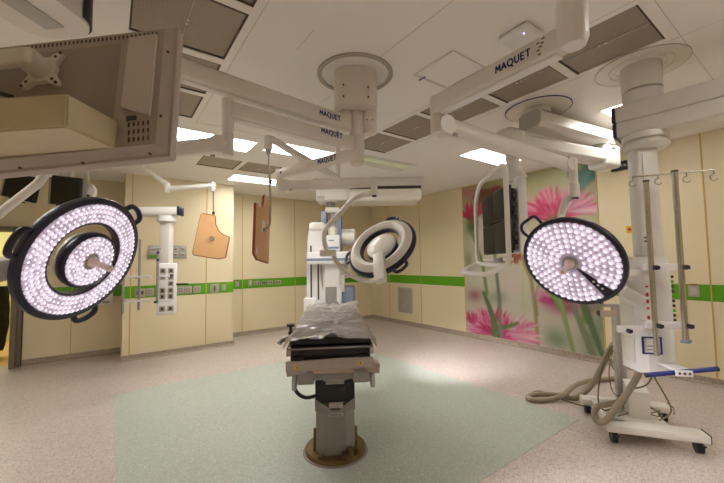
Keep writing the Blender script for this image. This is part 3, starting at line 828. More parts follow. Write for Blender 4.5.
def real_spot(name, T, energy, size, blend, rad, z=.12):
    l = bpy.data.lights.new(name, 'SPOT'); l.energy = energy; l.spot_size = size; l.spot_blend = blend; l.shadow_soft_size = rad; l.color = (1, .95, 1)
    o = bpy.data.objects.new(name, l); COL.objects.link(o)
    o.matrix_world = T @ Matrix.Translation((0, 0, z)) @ Matrix.Rotation(math.pi, 4, 'X')
    return o
real_spot('surgical_light_beam', TB, 115, R(52), 1.0, .14, .25)
real_spot('surgical_light_beam', TL, 270, R(40), .8, .15, .25)
real_spot('surgical_light_beam', TR, 270, R(40), .8, .15, .25)
FH = Vector((FW.x, FW.y, 0)).normalized()            # viewing direction and its right, on the floor
RH = Vector((RT.x, RT.y, 0)).normalized()

# ============================================================ LARGE NEAR MONITOR, seen from behind
MC = Vector((-.1594, 1.2321, 1.9823)) - Vector((.78425, -.61589, .07511)) * .012 + Vector((.06224, .19854, .97812)) * .014
TM = fr(MC, x=(.78425, -.61589, .07511), y=(.06224, .19854, .97812))     # z towards the camera
def mp(u, v):                                        # position on the rear face of a surveyed point
    n = TM.to_3x3().col[2]; r = ray(u, v)
    q = TM.inverted() @ (EYE + r * ((MC + n * .012 - EYE).dot(n) / r.dot(n))); return q.x, q.y
W2, H2 = .372, .203
mon = thing('monitor', 'large pale grey monitor seen from behind, close to the camera at the top left', 'monitor', MC)
mb = MB()
bv = .03
def frus(mb, x0, x1, y0, y1, z0, z1, i0):
    mb.raw([(x0, y0, z0), (x1, y0, z0), (x1, y1, z0), (x0, y1, z0), (x0 + i0, y0 + i0, z1), (x1 - i0, y0 + i0, z1), (x1 - i0, y1 - i0, z1), (x0 + i0, y1 - i0, z1)],
           [(0, 3, 2, 1), (4, 5, 6, 7), (0, 1, 5, 4), (1, 2, 6, 5), (2, 3, 7, 6), (3, 0, 4, 7)], TM)
mb.box((0, 0, -.024), (2 * W2, 2 * H2, .030), .006, TM)
frus(mb, -W2 + .004, W2 - .004, -H2 + .004, H2 - .004, -.014, .012, .022)
mb.build('rear_cover', M['mongrey'], mon)
MB().box((0, 0, -.0395), (2 * W2 - .06, 2 * H2 - .06, .002), 0, TM).build('screen', M['screen'], mon)
mb = MB(); frus(mb, mp(-60, 50)[0], mp(121, 50)[0], -.165, .145, .012, .0128, .002); mb.build('rear_recess_shade', M['monshade'], mon)  # thin flush sheet, its darker colour paints the recess shading
x0, y0_ = mp(124, 38); x1, y1_ = mp(152, 113)
mb = MB(); mb.prism([(mp(131, 40)[0], mp(131, 40)[1]), (mp(158, 36)[0], mp(158, 36)[1]), (mp(151, 117)[0], mp(151, 117)[1]), (mp(123, 109)[0], mp(123, 109)[1])], TM, .012, .02); mb.build('connector_cover', M['monlight'], mon)
mb = MB()
for i in range(46):
    u = -30 + i * 4.15
    x, y = mp(u, 51.5 - (u + 5) * .11); mb.box((x, y, .0125), (.0035, .010, .002), 0, TM)
mb.build('vent_slots', M['gasket'], mon)
mb = MB()
for r_ in range(3):
    for i in range(5):
        x, y = mp(129 + i * 4.8, 125 + r_ * 7.6 - i * .6); mb.box((x, y, .0125), (.0035, .012, .002), 0, TM)
mb.build('vent_grid', M['gasket'], mon)
for u, v in ((168, 52), (161, 116), (150, 154), (83, 163), (20, 168)):
    x, y = mp(u, v); MB().cyl((x, y, .010), (x, y, .0145), .0032, seg=10, T=TM).build('screw', M['darkmark'], mon)
x, y = mp(132, 118.5); MB().box((x, y, .013), (.024, .011, .006), 0, TM).build('power_socket', M['darkmark'], mon)
# mounting plate with four lobes and swivel arm
cx, cy = mp(46, 73)
mb = MB()
pl = []
for i in range(64):
    a = 2 * math.pi * i / 64; r_ = .036 + .030 * max(0, math.cos(4 * (a - R(45)) / 1)) ** 2
    pl.append((cx + r_ * math.cos(a) * 1.05, cy + r_ * math.sin(a) * 1.05))
mb.prism(pl, TM, .012, .026); mount = mb.build('mounting_plate', M['warmwhite'], mon)
for sx in (-1, 1):
    for sy in (-1, 1):
        for k in (.042, .032): MB().cyl((cx + sx * k * 1.1, cy + sy * k * 1.1, .024), (cx + sx * k * 1.1, cy + sy * k * 1.1, .028), .004, seg=12, T=TM).build('bolt', M['darkmark'], mount)
mb = MB(); mb.box((cx - .20, cy - .002, .07), (.44, .046, .03), .01, TM, 3); mb.cyl((cx, cy, .024), (cx, cy, .07), .030, seg=28, T=TM)
mb.build('swivel_arm', M['warmwhite'], mon)
mb = MB(); mb.tube([TM @ Vector((cx - .4, cy - .03, .06)), TM @ Vector((cx - .15, cy - .05, .05)), TM @ Vector((cx - .05, cy - .09, .04))], .006, 8, fillet=.05); mb.build('cable', M['black'], mon)
# box on the back of the monitor (power supply housing)
bx0, by0 = mp(116, 147); bx1, by1 = mp(119, 120)
mb = MB()
q = lambda u, v, dd: at(u, v, dd)
def onm(u, v): return TM @ Vector((*mp(u, v), 0))
A = [q(-70, 136, .76), q(66, 127, .745), onm(115, 147), onm(-40, 160), q(-70, 102, .76), q(67, 93, .745), onm(118, 120), onm(-40, 131)]
mb.hexa(A)
bmesh.ops.bevel(mb.bm, geom=list(mb.bm.edges), offset=.004, segments=2, affect='EDGES')
mb.build('supply_box', M['monbeige'], mon)
# wide ceiling boom behind that monitor, navy end cap
bp1, bp0 = on(71, 38, 2, 2.70), on(-70, -56, 2, 2.70)
bp1.z = bp0.z = 2.80
boom = thing('ceiling_boom', 'wide pale boom with a navy end cap above the large near monitor, top left corner', 'ceiling boom', bp0)
T, L = beam(bp0, bp1)
def plan(w, r_, l0, l1): return [(l0, -w), (l0, w)] + [(l1 - r_ + r_ * math.sin(R(a)), w - r_ + r_ * math.cos(R(a))) for a in range(0, 91, 10)] + [(l1 - r_ + r_ * math.cos(R(a)), -w + r_ - r_ * math.sin(R(a))) for a in range(0, 91, 10)]
mb = MB(); mb.prism(plan(.175, .12, 0, L)[::-1], T, -.10, .10); mb.build('boom_body', M['white'], boom)
mb = MB(); mb.prism(plan(.177, .122, L - .10, L + .014)[::-1], T, -.085, .102); mb.build('end_cap', M['navy'], boom)
mb = MB(); mb.box((L * .45, 0, -.102), (L * .8, .1, .012), .004, T); mb.build('service_strip', M['midgrey'], boom)
mb = MB(); vjoint(mb, (bp0.x, bp0.y, CZ), (bp0.x, bp0.y, 2.88), .11); mb.build('ceiling_column', M['white'], boom)

# two dark monitors hanging far behind
def far_monitor(lab, c, w, h, yaw, tilt, roll):
    o = thing('hanging_monitor', lab, 'monitor', c, 'dark monitors hanging at the back left')
    x = RH * math.cos(yaw) + FH * math.sin(yaw)
    T = fr(c, x=x, z=(-FH * math.cos(yaw) + RH * math.sin(yaw)) + ZUP * -tilt) @ Matrix.Rotation(roll, 4, 'Z')
    MB().box((0, 0, -.03), (w, h, .05), .01, T).build('housing', M['black'], o)
    MB().box((0, 0, -.003), (w - .05, h - .05, .006), .002, T).build('screen', M['screen'], o)
    MB().box((-w / 2 - .004, 0, -.02), (.03, h, .03), .004, T).build('side_trim', M['grey'], o)
    MB().tube([T @ Vector((-w * .3, -h * .5, -.03)), T @ Vector((-w * .1, -h * .62, -.04)), T @ Vector((w * .2, -h * .56, -.03))], .008, 8, fillet=.1).build('cable', M['black'], o)
    mb = MB(); mb.tube([T @ Vector((0, 0, -.05)), T @ Vector((0, .02, -.12)), Vector((c.x, c.y, CZ)) - T.to_3x3() @ Vector((0, 0, .12))], .022, 12, fillet=.06); mb.build('ceiling_rod', M['white'], o)
    return o
far_monitor('dark hanging monitor close above the large ring light, with a round white mount beside it', at(65, 191, 4.8), .38, .40, R(8), .12, R(-6))
far_monitor('leftmost dark hanging monitor, half hidden by the pale light yoke tube', at(20, 187, 4.9), .42, .36, R(10), .12, R(-14))
c = at(87, 192, 5.0)
wm = thing('round_mount', 'round white ceiling-hung mount beside the dark monitor at the back left', 'mount', c)
T = fr(c, x=RH, z=-FH)
MB().lathe([(0, -.06), (.10, -.06), (.13, -.02), (.12, .02), (.06, .04), (0, .045)], T, 32).build('round_body', M['pure'], wm)
MB().tube([T @ Vector((0, .1, -.02)), Vector((c.x, c.y, CZ))], .014, 12).build('ceiling_rod', M['white'], wm)
MB().cyl(T @ Vector((.05, -.06, .03)), T @ Vector((.05, -.06, .05)), .016, seg=12).build('knob', M['darkmark'], wm)

# ============================================================ PENDANT WITH SOCKET HEAD, back left
hd = 5.0
hs = hd / FPX
Hc = at(167, 214, hd)
TH_ = fr(Hc, x=RH, y=FH)                             # x right, y away, z up
def hx(u): return (u - 167) * hs
def hz(v): return (213.5 - v) * hs * .99
hp = thing('socket_pendant', 'white supply pendant with a column of sockets hanging before the back left wall', 'supply pendant', Hc)
mb = MB(); mb.box((hx(118), .0, .035), (hx(180) - hx(56), .16, .13), .05, TH_, 3); mb.build('boom_body', M['pure'], hp)
MB().box((hx(180.4), 0, .035), (.03, .162, .132), .05, TH_, 3).build('end_cap', M['navy'], hp)
mb = MB(); 
p = TH_ @ Vector((hx(66), 0, 0)); vjoint(mb, (p.x, p.y, CZ), (p.x, p.y, p.z + .06), .085); mb.build('ceiling_column', M['pure'], hp)
mb = MB(); vjoint(mb, TH_ @ Vector((0, 0, -.03)), TH_ @ Vector((0, 0, -.12)), .125); mb.build('bearing', M['pure'], hp)
MB().box((0, 0, hz(240)), (.145, .13, hz(214) - hz(264)), .02, TH_).build('column', M['white'], hp)
Th2 = TH_ @ Matrix.Translation((hx(168.5), 0, 0)) @ Matrix.Rotation(R(28), 4, 'Z')
zt, zb = hz(263), hz(313)
MB().box((0, 0, (zt + zb) / 2), (.24, .26, zt - zb), .02, Th2, 3).build('service_head', M['pure'], hp)
dk = None
for r_, v in enumerate((270.5, 276.5, 283, 289.5, 295.5, 307)):
    for cx_ in (-.055, .045):
        if r_ == 2 and cx_ < 0: continue
        o = MB().box((cx_, -.133, hz(v)), (.07, .008, .075), .004, Th2).build('socket', M['plate'], hp)
        MB().box((cx_, -.1375, hz(v)), (.034, .003, .04), .003, Th2).build('socket_insert', M['darkmark'], o)
def pole(u, v0, v1, dz, name='pole', r_=.016, mt='grey'):
    a = TH_ @ Vector((hx(u), dz, hz(v0))); b = TH_ @ Vector((hx(u), dz, hz(v1)))
    return MB().cyl(a, b, r_, seg=14).build(name, M[mt], hp)
pole(132.5, 245, 311, -.16); pole(141.5, 239, 309, -.02); pole(168.5, 249, 301, -.24)
for v in (276, 299.5):
    MB().box(((hx(131) + hx(156)) / 2, -.09, hz(v)), (hx(156) - hx(131), .03, .03), .006, TH_).build('rail_bracket', M['pure'], hp)
    MB().box(((hx(167) + hx(181)) / 2, -.21, hz(v - .5)), (hx(181) - hx(167), .03, .03), .006, TH_).build('rail_bracket', M['pure'], hp)
mb = MB()
for u, v, y in ((131.5, 275, -.12), (131.5, 299, -.12), (141.5, 276.5, -.06), (168.5, 299.5, -.26), (181, 275, -.21)): mb.cyl(TH_ @ Vector((hx(u), y - .03, hz(v))), TH_ @ Vector((hx(u), y, hz(v))), .016, seg=10)
mb.build('clamp_knobs', M['navy'], hp)
mb = MB()
for u, v, y in ((132.5, 267, -.16), (168.5, 252, -.24), (168.5, 259, -.24)): mb.cyl(TH_ @ Vector((hx(u), y, hz(v))), TH_ @ Vector((hx(u), y, hz(v + 2))), .018, seg=12)
mb.build('pole_collars', M['blue'], hp)
MB().box((hx(185), -.05, hz(284)), (hx(190.5) - hx(179), .03, .022), .004, TH_).build('tray_rail', M['black'], hp)
MB().tube([TH_ @ Vector((hx(160), -.24, hz(250))), TH_ @ Vector((hx(171), -.24, hz(249)))], .006, 8).build('infusion_hook_bar', M['steel'], hp)

# ============================================================ HANGING RADIATION SHIELDS
SH = [(-.37, -.5), (.30, -.5), (.5, -.44), (.5, .04), (.30, .07), (.12, .16), (.0, .30), (-.06, .48), (-.09, .5), (-.46, .5), (-.5, .46), (-.5, -.46), (-.47, -.5)]
SH2 = [(-.37, -.5), (.30, -.5), (.5, -.44), (.5, .26), (.18, .27), (.06, .29), (.0, .36), (-.03, .46), (-.08, .5), (-.40, .5), (-.5, .44), (-.5, -.46), (-.47, -.5)]
def shield(lab, T, w, h, rod_top, arm_pts, base, mirror, clipz):
    o = thing('radiation_shield', lab, 'radiation shield', base, 'tan hanging radiation shields')
    sx = -1 if mirror else 1
    poly = [(a * w * sx, b * h) for a, b in (SH2 if mirror else SH)]
    if mirror: poly = poly[::-1]
    pn = MB().prism(poly, T, -.012, .012).build('shield_panel', [M['orange']], o)
    mb = MB(); n = len(poly)
    for i in range(n):
        a, b = Vector((*poly[i], 0)), Vector((*poly[(i + 1) % n], 0)); mb.cyl(T @ a, T @ b, .0113, seg=8)
    mb.build('edge_trim', M['orangeedge'], pn)
    return o, pn
c1 = at(213, 236.5, 5.0)
T1 = fr(c1, x=RH * math.cos(R(-10)) + ZUP * math.sin(R(-10)) , z=-FH + ZUP * .05)
b1 = at(141, 160, 5.0); b1.z = CZ
sh1, pn = shield('flat tan radiation shield facing the camera, left one of two hanging shields', T1, .47, .60, None, None, b1, False, 0)
MB().cyl(T1 @ Vector((.0, -.03, .013)), T1 @ Vector((0, -.03, .035)), .03, seg=16).build('clamp_knob', M['steel'], pn)
j1, j2, j3 = at(143, 167, 5.0), at(167, 189, 5.0), at(213, 185.5, 5.0)
MB().tube([b1, j1 + ZUP * .03, j1], .03, 12).build('ceiling_column', M['white'], sh1)
MB().tube([j1, j2 + ZUP * .06], .034, 12).build('extension_arm', M['white'], sh1)
mb = MB(); vjoint(mb, j2 + ZUP * .09, j2 - ZUP * .05, .04); mb.build('joint_post', M['white'], sh1)
MB().tube([j2, j3], .034, 12).build('spring_arm', M['white'], sh1)
mb = MB(); vjoint(mb, j3 + ZUP * .05, j3 - ZUP * .09, .034); mb.build('wrist_post', M['midgrey'], sh1)
r0 = at(213.5, 213, 5.04)
MB().tube([j3, r0, T1 @ Vector((.0, .1, -.05))], .009, 10).build('rod', M['steel'], sh1)
MB().cyl(r0 + ZUP * .02, r0 - ZUP * .02, .018, seg=14).build('rod_collar', M['black'], sh1)

c2 = at(262, 227, 3.2)
yw = R(0.5)
x2 = FH * math.cos(yw) + RH * math.sin(yw)
T2 = fr(c2, x=x2 + ZUP * -.10, z=ZUP.cross(x2) * -1)
b2 = at(338, 170, 3.45); b2 = Vector((b2.x, b2.y, CZ))
sh2, pn = shield('tan radiation shield seen nearly edge-on, right one of two hanging shields', T2, .44, .62, None, None, b2, True, 0)
j2 = at(335, 178, 3.42); j3 = at(271, 139, 3.2)
MB().tube([b2, Vector((b2.x, b2.y, j2.z - .02))], .024, 14).build('ceiling_column', M['white'], sh2)
MB().tube([Vector((b2.x, b2.y, j2.z)), j3], .035, 14).build('spring_arm', M['white'], sh2)
mb = MB(); vjoint(mb, j3 + ZUP * .03 - RH * .025, j3 - ZUP * .10 - RH * .025, .038); mb.build('wrist_post', M['white'], sh2)
k0 = j3 - RH * .025 - ZUP * .10
mb = MB(); mb.lathe([(0, 0), (.012, 0), (.03, .05), (0, .05)], Matrix.Translation(k0 - ZUP * .05), 20); mb.build('post_cone', M['midgrey'], sh2)
clip = T2 @ Vector((-.02, -.03, 0))
e = at(271, 224, 3.2); sx_ = 1
MB().tube([k0, at(270.5, 200, 3.2), at(270, 224, 3.2), at(268, 227.5, 3.2), clip], .009, 10, fillet=.04).build('rod', M['steel'], sh2)
q = at(270.3, 182, 3.2); MB().cyl(q + ZUP * .02, q - ZUP * .02, .017, seg=14).build('rod_collar', M['black'], sh2)
side = (EYE - clip).normalized(); zz = T2.to_3x3() @ Vector((0, 0, 1)); sgn = 1 if zz.dot(side) > 0 else -1
MB().box((-.02, -.0, .016 * sgn), (.06, .11, .012), .004, T2).build('clamp_plate', M['pure'], pn)
MB().box((-.02, -.035, .028 * sgn), (.035, .035, .02), .004, T2).build('clamp_knob', M['grey'], pn)
MB().box((.13, .25, .0135 * sgn), (.05, .05, .003), .001, T2).build('sticker', M['yellow'], pn)
MB().box((-.17, -.24, .0135 * sgn), (.03, .05, .003), .001, T2).build('small_label', M['pure'], pn)

# ============================================================ ANGIOGRAPHY C-ARM UNIT at the far end
kd = 6.6; ks = kd / FPX
Kc = at(330, 262, kd); Kc.z = 0
TK = fr(Kc, x=RH, y=FH)
def kx(u): return (u - 330) * ks
def kz(v): return 1.55 + (262.2 - v) * ks
ka = thing('x_ray_unit', 'white ceiling-hung x-ray C-arm unit with slate blue panels beyond the operating table', 'x-ray unit', (Kc.x, Kc.y, CZ))
def kb(name, u0, u1, v0, v1, y, dy, m, bev=.02, par=None, seg=3):
    return MB().box(((kx(u0) + kx(u1)) / 2, y, (kz(v0) + kz(v1)) / 2), (kx(u1) - kx(u0), dy, kz(v0) - kz(v1)), bev, TK, seg).build(name, M[m], par or ka)
rail = MB().box(((kx(316) + kx(422)) / 2, 0, CZ - .075), (kx(422) - kx(316), .75, .15), .01, TK).build('ceiling_rail', M['white'], ka)
kb('rail_gap', 319, 420, 190.2, 192, 0, .68, 'gasket', 0, rail)
kb('carriage', 319, 352, 192, 203, -.06, .6, 'white', .02)
kb('carriage_slot', 320, 327, 199, 202.5, -.365, .02, 'midgrey', .01)
kb('carriage_box', 350, 420, 193, 205, -.1, .66, 'warmwhite', .06)
mb = MB(); mb.cyl(TK @ Vector((kx(332), -.1, kz(202))), TK @ Vector((kx(332), -.1, kz(213))), .085); mb.build('swivel_joint', M['grey'], ka)
mb = MB(); mb.cyl(TK @ Vector((kx(334), -.1, kz(209))), TK @ Vector((kx(334), -.1, kz(240))), .06); mb.build('stand_tube', M['midgrey'], ka)
kb('collar', 327, 341, 208.5, 214, -.1, .24, 'white', .03)
kb('side_plate', 322.5, 328, 212, 240, -.05, .26, 'slate', .015); kb('side_plate', 338, 342.5, 212, 264, -.05, .26, 'slate', .015)
mb = MB(); mb.cyl(TK @ Vector((kx(334), -.16, kz(228))), TK @ Vector((kx(334), -.16, kz(236.5))), .085); mb.build('sleeve', M['warmwhite'], ka)
kb('control_head', 325.5, 341, 236, 252, -.2, .24, 'pure', .03)
kb('control_stripe', 326.5, 340, 247.5, 249.5, -.325, .01, 'slate', .003)
MB().box((kx(333), -.322, kz(241.5)), (.10, .004, .02), 0, TK).build('control_mark', M['slate'], ka)
# left tall column with two slots
pts = [(308.3, 306), (308.6, 262), (309.6, 238), (311.5, 228), (316, 223.5), (324, 223), (326, 227), (326, 306)]
T_ = TK @ Matrix.Rotation(R(90), 4, 'X')              # x right, y up
mb = MB(); mb.prism([(kx(u), kz(v)) for u, v in pts][::-1], T_, -.05, .22); colm = mb.build('tower', M['pure'], ka)
for u, v0 in ((312.8, 246), (319.6, 262)): kb('tower_slot', u - .8, u + .8, v0, 298, -.0, .45, 'gasket', .004, colm)
kb('tower_cap', 311, 327, 223, 232, -.03, .44, 'white', .06)
kb('tower_foot', 305.8, 318, 296, 346, -.05, .5, 'pure', .03)
kb('cross_arm', 310.5, 352, 252.5, 264, -.36, .22, 'pure', .03)
kb('cross_arm_stripe', 310.2, 351, 258.5, 261, -.36, .226, 'slate', .004)
kb('main_block', 325.5, 341, 262, 288, -.22, .3, 'pure', .04)
kb('lower_block', 325, 342, 283, 330, -.2, .32, 'pure', .03)
kb('grey_panel', 327.2, 337.8, 285.5, 306, -.37, .02, 'grey', .006)
mb = MB(); mb.lathe([(0, 0), (.16, 0), (.19, .03), (.19, .3), (.15, .34), (0, .34)], TK @ Matrix.Translation((kx(341), .0, kz(237.5))) @ Matrix.Rotation(R(90), 4, 'Y') @ Matrix.Scale(.85, 4), 32); mb.build('tube_housing', M['white'], ka)
mb = MB(); mb.lathe([(0, 0), (.12, 0), (.14, .02), (.14, .16), (.11, .19), (0, .19)], TK @ Matrix.Translation((kx(340), -.1, kz(271))) @ Matrix.Rotation(R(90), 4, 'Y'), 32); mb.build('pivot_drum', M['white'], ka)
kb('link', 340, 345, 274, 291, -.2, .14, 'white', .02)
kb('detector', 340, 354.5, 286, 304, .0, .4, 'slate', .05)
kb('detector_base', 339, 356.5, 301, 346, .02, .44, 'white', .03)
mb = MB(); mb.tube([TK @ Vector((kx(322), -.2, kz(262))), TK @ Vector((kx(322.5), -.25, kz(280))), TK @ Vector((kx(326), -.28, kz(292)))], .02, 10, fillet=.15); mb.build('cable', M['midgrey'], ka)
# ============================================================ OPERATING TABLE
ta = Vector((.52, .854, 0)).normalized(); tr = Vector((.854, -.52, 0)).normalized()
TT = fr((1.297, 2.195, 0), x=tr, y=ta)
ot = thing('operating_table', 'operating table under crumpled clear plastic on a grey column with a bronze base', 'operating table', TT @ Vector((.03, .42, 0)))
def tb(name, c, s, m, bev=.006, par=None, seg=2): return MB().box(c, s, bev, TT, seg).build(name, M[m], par or ot)
tb('mattress', (0, .935, .982), (.585, 1.85, .056), 'black', .02, None, 3)
tb('table_plate', (0, .92, .932), (.56, 1.82, .03), 'black', .004)
tb('head_frame', (0, .16, .885), (.575, .30, .075), 'black', .006)
for s in (-1, 1):
    tb('side_rail', (s * .300, .8, .92), (.016, 1.4, .03), 'steel', .003)
    tb('rail_end', (s * .30, .03, .905), (.035, .05, .05), 'midgrey', .008)
    mb = MB()
    for z in (.875, .90): mb.cyl((s * .225, -.005, z), (s * .225, .02, z), .009, seg=10, T=TT)
    mb.box((s * .235, .0, .868), (.08, .03, .03), .004, TT)
    mb.build('latch', M['black'], ot)
mb = MB()
poly = [(-.312, .765), (.300, .785), (.300, .865), (-.312, .865)]
T_ = TT @ Matrix.Translation((0, -.03, 0)) @ Matrix.Rotation(R(90), 4, 'X')
mb.prism([(-.315, .782), (.305, .798), (.305, .866), (.10, .866), (-.315, .853)], T_, -.02, .0); fp = mb.build('front_panel', M['taupe'], ot)
for x, z in ((-.235, .80), (.21, .815)):
    p = MB().prism([(x - .02, z), (x + .02, z), (x, z + .035)], T_, 0, .0015).build('warning_triangle', M['yellow'], fp)
    MB().prism([(x - .0045, z + .006), (x + .0045, z + .006), (x + .002, z + .024), (x - .002, z + .024)], T_, .0015, .0022).build('triangle_mark', M['darkmark'], fp)
mb = MB(); mb.box((.025, .07, .795), (.66, .12, .022), .004, TT); mb.box((.02, .02, .772), (.40, .03, .04), .004, TT); mb.build('lower_tray', M['beigemetal'], ot)
for s in (-1, 1):
    mb = MB(); T2_ = TT @ Matrix.Translation((.02, .0, 0)) @ Matrix.Rotation(R(90), 4, 'X')
    pts = [(s * .19, .76), (s * .33, .742), (s * .335, .80), (s * .19, .797)]
    mb.prism(pts if s > 0 else pts[::-1], T2_, -.11, .0); mb.build('tray_wing', M['taupe'], ot)
tb('cross_beam', (.02, .14, .735), (.50, .20, .085), 'grey', .012)
for s in (-1, 1):
    tb('beam_block', (.02 + s * .20, .07, .73), (.12, .14, .105), 'grey', .014)
    for y in (.035, .075):
        MB().cyl((.02 + s * .285 - .012, y + .03, .69), (.02 + s * .285 + .012, y + .03, .69), .066, seg=28, T=TT).build('guide_wheel', M['midgrey'], ot)
mb = MB(); mb.box((.028, .43, .575), (.312, .312, .26), .008, TT); head_ = mb.build('column_neck', M['black'], ot)
mb = MB(); mb.box((.028, .272, .635), (.18, .016, .045), .003, TT); mb.box((.028, .273, .60), (.145, .014, .03), .003, TT); mb.build('bracket_plate', M['midgrey'], head_)
mb = MB()
for x, z in ((-.095, .57), (.135, .585)): mb.cyl((x, .26, z), (x, .285, z), .008, seg=10, T=TT)
mb.box((.085, .275, .55), (.04, .02, .035), .004, TT); mb.build('fittings', M['gasket'], head_)
# octagonal column with a scooped collar
def octa(w, d, c): return [(-w, -d + c), (-w + c, -d), (w - c, -d), (w, -d + c), (w, d - c), (w - c, d), (-w + c, d), (-w, d - c)]
To = TT @ Matrix.Translation((.028, .43, 0))
mb = MB(); mb.prism(octa(.155, .16, .07), To, .03, .385); colu = mb.build('column', M['grey'], ot)
mb = MB()
n = 16
for sx in (-1, 1):                                     # rising shoulders of the cover on both sides of the scoop
    prof = [(sx * .158, .384)] + [(sx * .158, .47)] + [(sx * (.150 - .12 * math.sin(R(90 * k / n))), .385 + .085 * (1 - math.sin(R(90 * k / n))) ** .8) for k in range(n + 1)]
    pp = [(x, z) for x, z in prof]
    if sx < 0: pp = pp[::-1]
    mb.prism(pp, To @ Matrix.Rotation(R(90), 4, 'X'), -.15, .164)
mb.build('column_collar', M['grey'], ot)
tb('type_plate', (.035, .266, .425), (.11, .008, .045), 'midgrey', .002)
tb('green_button', (-.055, .268, .432), (.018, .012, .018), 'green', .005)
lab = tb('column_label', (.033, .2685, .35), (.115, .003, .024), 'midgrey', .001)
mb = MB()
for i in range(8): mb.box((-.008 + i * .0115, .2665, .35), (.007, .002, .010), 0, TT)
mb.build('label_marks', M['darkmark'], lab)
mb = MB(); mb.lathe([(0, .04), (.242, .04), (.248, .034), (.251, .012), (.251, .0), (0, 0)], To, 64); base = mb.build('base_plate', M['bronze'], ot)
mb = MB(); mb.lathe([(.251, 0.001), (.251, .010), (.262, .008), (.268, .001)], To, 64); mb.build('floor_seal', M['gasket2'], ot)
for s in (-1, 1):
    mb = MB(); mb.prism([(-.05, .035), (.06, .035), (.05, .16), (.0, .195), (-.02, .18), (-.05, .10)], To @ Matrix.Translation((s * .168, -.02, 0)) @ Matrix.Rotation(R(90), 4, 'Z') @ Matrix.Rotation(R(90), 4, 'X'), -.011, .011); mb.build('anchor_plate', M['bronze'], ot)
for x, y, r_, h in ((.11, -.185, .03, .105), (.09, -.20, .05, .07), (-.12, -.19, .02, .06), (.17, -.12, .02, .07)): MB().cyl((x, y, .036), (x, y, h), r_, seg=6 if r_ > .02 else 12, T=To).build('anchor_bolt', M['bronze'], base)
MB().spline([TT @ Vector((-.27, .1, .70)), TT @ Vector((-.26, .12, .60)), TT @ Vector((-.20, .2, .52)), TT @ Vector((-.12, .28, .50))], .014, 10).build('hydraulic_hose', M['black'], ot)
# clamp at the left edge
mb = MB(); mb.box((-.335, .42, .93), (.05, .04, .05), .01, TT); mb.tube([TT @ Vector((-.34, .42, .93)), TT @ Vector((-.40, .36, .925)), TT @ Vector((-.42, .34, .90))], .02, 10, fillet=.03); cl_ = mb.build('rail_clamp', M['midgrey'], ot)
MB().lathe([(0, 0), (.018, 0), (.022, .02), (.012, .03), (.012, .06), (.032, .065), (.034, .085), (0, .09)], TT @ Matrix.Translation((-.335, .42, .955)), 16).build('clamp_knob', M['black'], cl_)
# crumpled plastic sheet lying over the mattress
rng = random.Random(4)
nx, ny = 64, 150
vs = []
for j in range(ny + 1):
    t = j / ny; y = -.045 + 1.94 * t
    for i in range(nx + 1):
        s_ = -1 + 2 * i / nx
        half = .335 - .015 * t + .018 * noise.noise((0, y * 5, 3.1))
        x = s_ * half
        q1 = Vector((x * 5.0, y * 3.0, 1.7)); q2 = Vector((x * 16, y * 9, 4.2)); q3 = Vector((x * 3 + y * 2.2, y * 3.5 - x * 5, 9.0))
        ridge = (1 - abs(noise.noise(q3))) ** 6
        z = 1.013 + .020 * max(0, noise.noise(q1) + .25) + .004 * noise.noise(q2) + .019 * ridge
        over = max(0, abs(x) - .283)
        z -= over * 1.25 + over * .5 * noise.noise((y * 9, s_, 0))
        if y < 0.0:
            z -= (0 - y) * (.35 if abs(x) > .05 else -.1)
        z += .018 * math.exp(-((x - .02) / .05) ** 2 - ((y + .01) / .05) ** 2)
        if t > .93: z += .03 * noise.noise((x * 12, y * 10, 6)) + .01
        vs.append(TT @ Vector((x, y, max(z, 1.0118 if over == 0 and y > .006 else .93))))
fs = [(j * (nx + 1) + i, j * (nx + 1) + i + 1, (j + 1) * (nx + 1) + i + 1, (j + 1) * (nx + 1) + i) for j in range(ny) for i in range(nx)]
sheet = MB().raw(vs, fs).build('plastic_sheet', M['film'], None, angle=60)
tag(sheet, 'crumpled translucent plastic sheet spread over the operating table mattress', 'plastic sheet')
mb = MB(); mb.tube([TT @ Vector(v) for v in ((-.315, .3, .938), (-.31, .0, .935), (-.29, -.025, .938), (.28, -.025, .942), (.305, .0, .938), (.31, .3, .938))], .006, 8, fillet=.03)
mb.build('sheet_hem', M['film'], sheet)

# ============================================================ EQUIPMENT CART, front right
cxa = Vector((.577, -.817, 0)).normalized(); cya = Vector((.817, .577, 0)).normalized()
TC = fr((3.43, 1.225, 0), x=cxa, y=cya)
cart = thing('equipment_cart', 'low cream cart with black casters and a mast, standing under the right pendant', 'cart', TC.translation)
def cb(name, c, s, m, bev=.01, par=None): return MB().box(c, s, bev, TC).build(name, M[m], par or cart)
cb('front_beam', (.315, .05, .125), (.69, .15, .06), 'warmwhite')
cb('rear_beam', (.295, .60, .125), (.73, .14, .06), 'warmwhite')
cb('left_spine', (.08, .33, .125), (.15, .5, .06), 'warmwhite')
cb('deck', (.30, .33, .13), (.34, .46, .03), 'warmwhite')
cb('corner_pad', (.662, .05, .125), (.012, .13, .065), 'darkmark', .003); cb('corner_pad', (.662, .60, .125), (.012, .12, .065), 'darkmark', .003)
def caster(x, y, par):
    mb = MB(); mb.cyl((x - .02, y, .048), (x + .02, y, .048), .047, seg=24, T=TC); w_ = mb.build('caster', M['black'], par)
    mb = MB(); mb.cyl((x, y + .02, .06), (x, y + .02, .10), .018, seg=12, T=TC); mb.box((x, y + .012, .085), (.056, .05, .03), .008, TC); mb.build('caster_fork', M['black'], w_)
    MB().box((x, y - .045, .075), (.045, .05, .012), .004, TC).build('brake_pedal', M['black'], w_)
for x, y in ((.03, .03), (.60, .03), (-.02, .60), (.60, .60)): caster(x, y, cart)
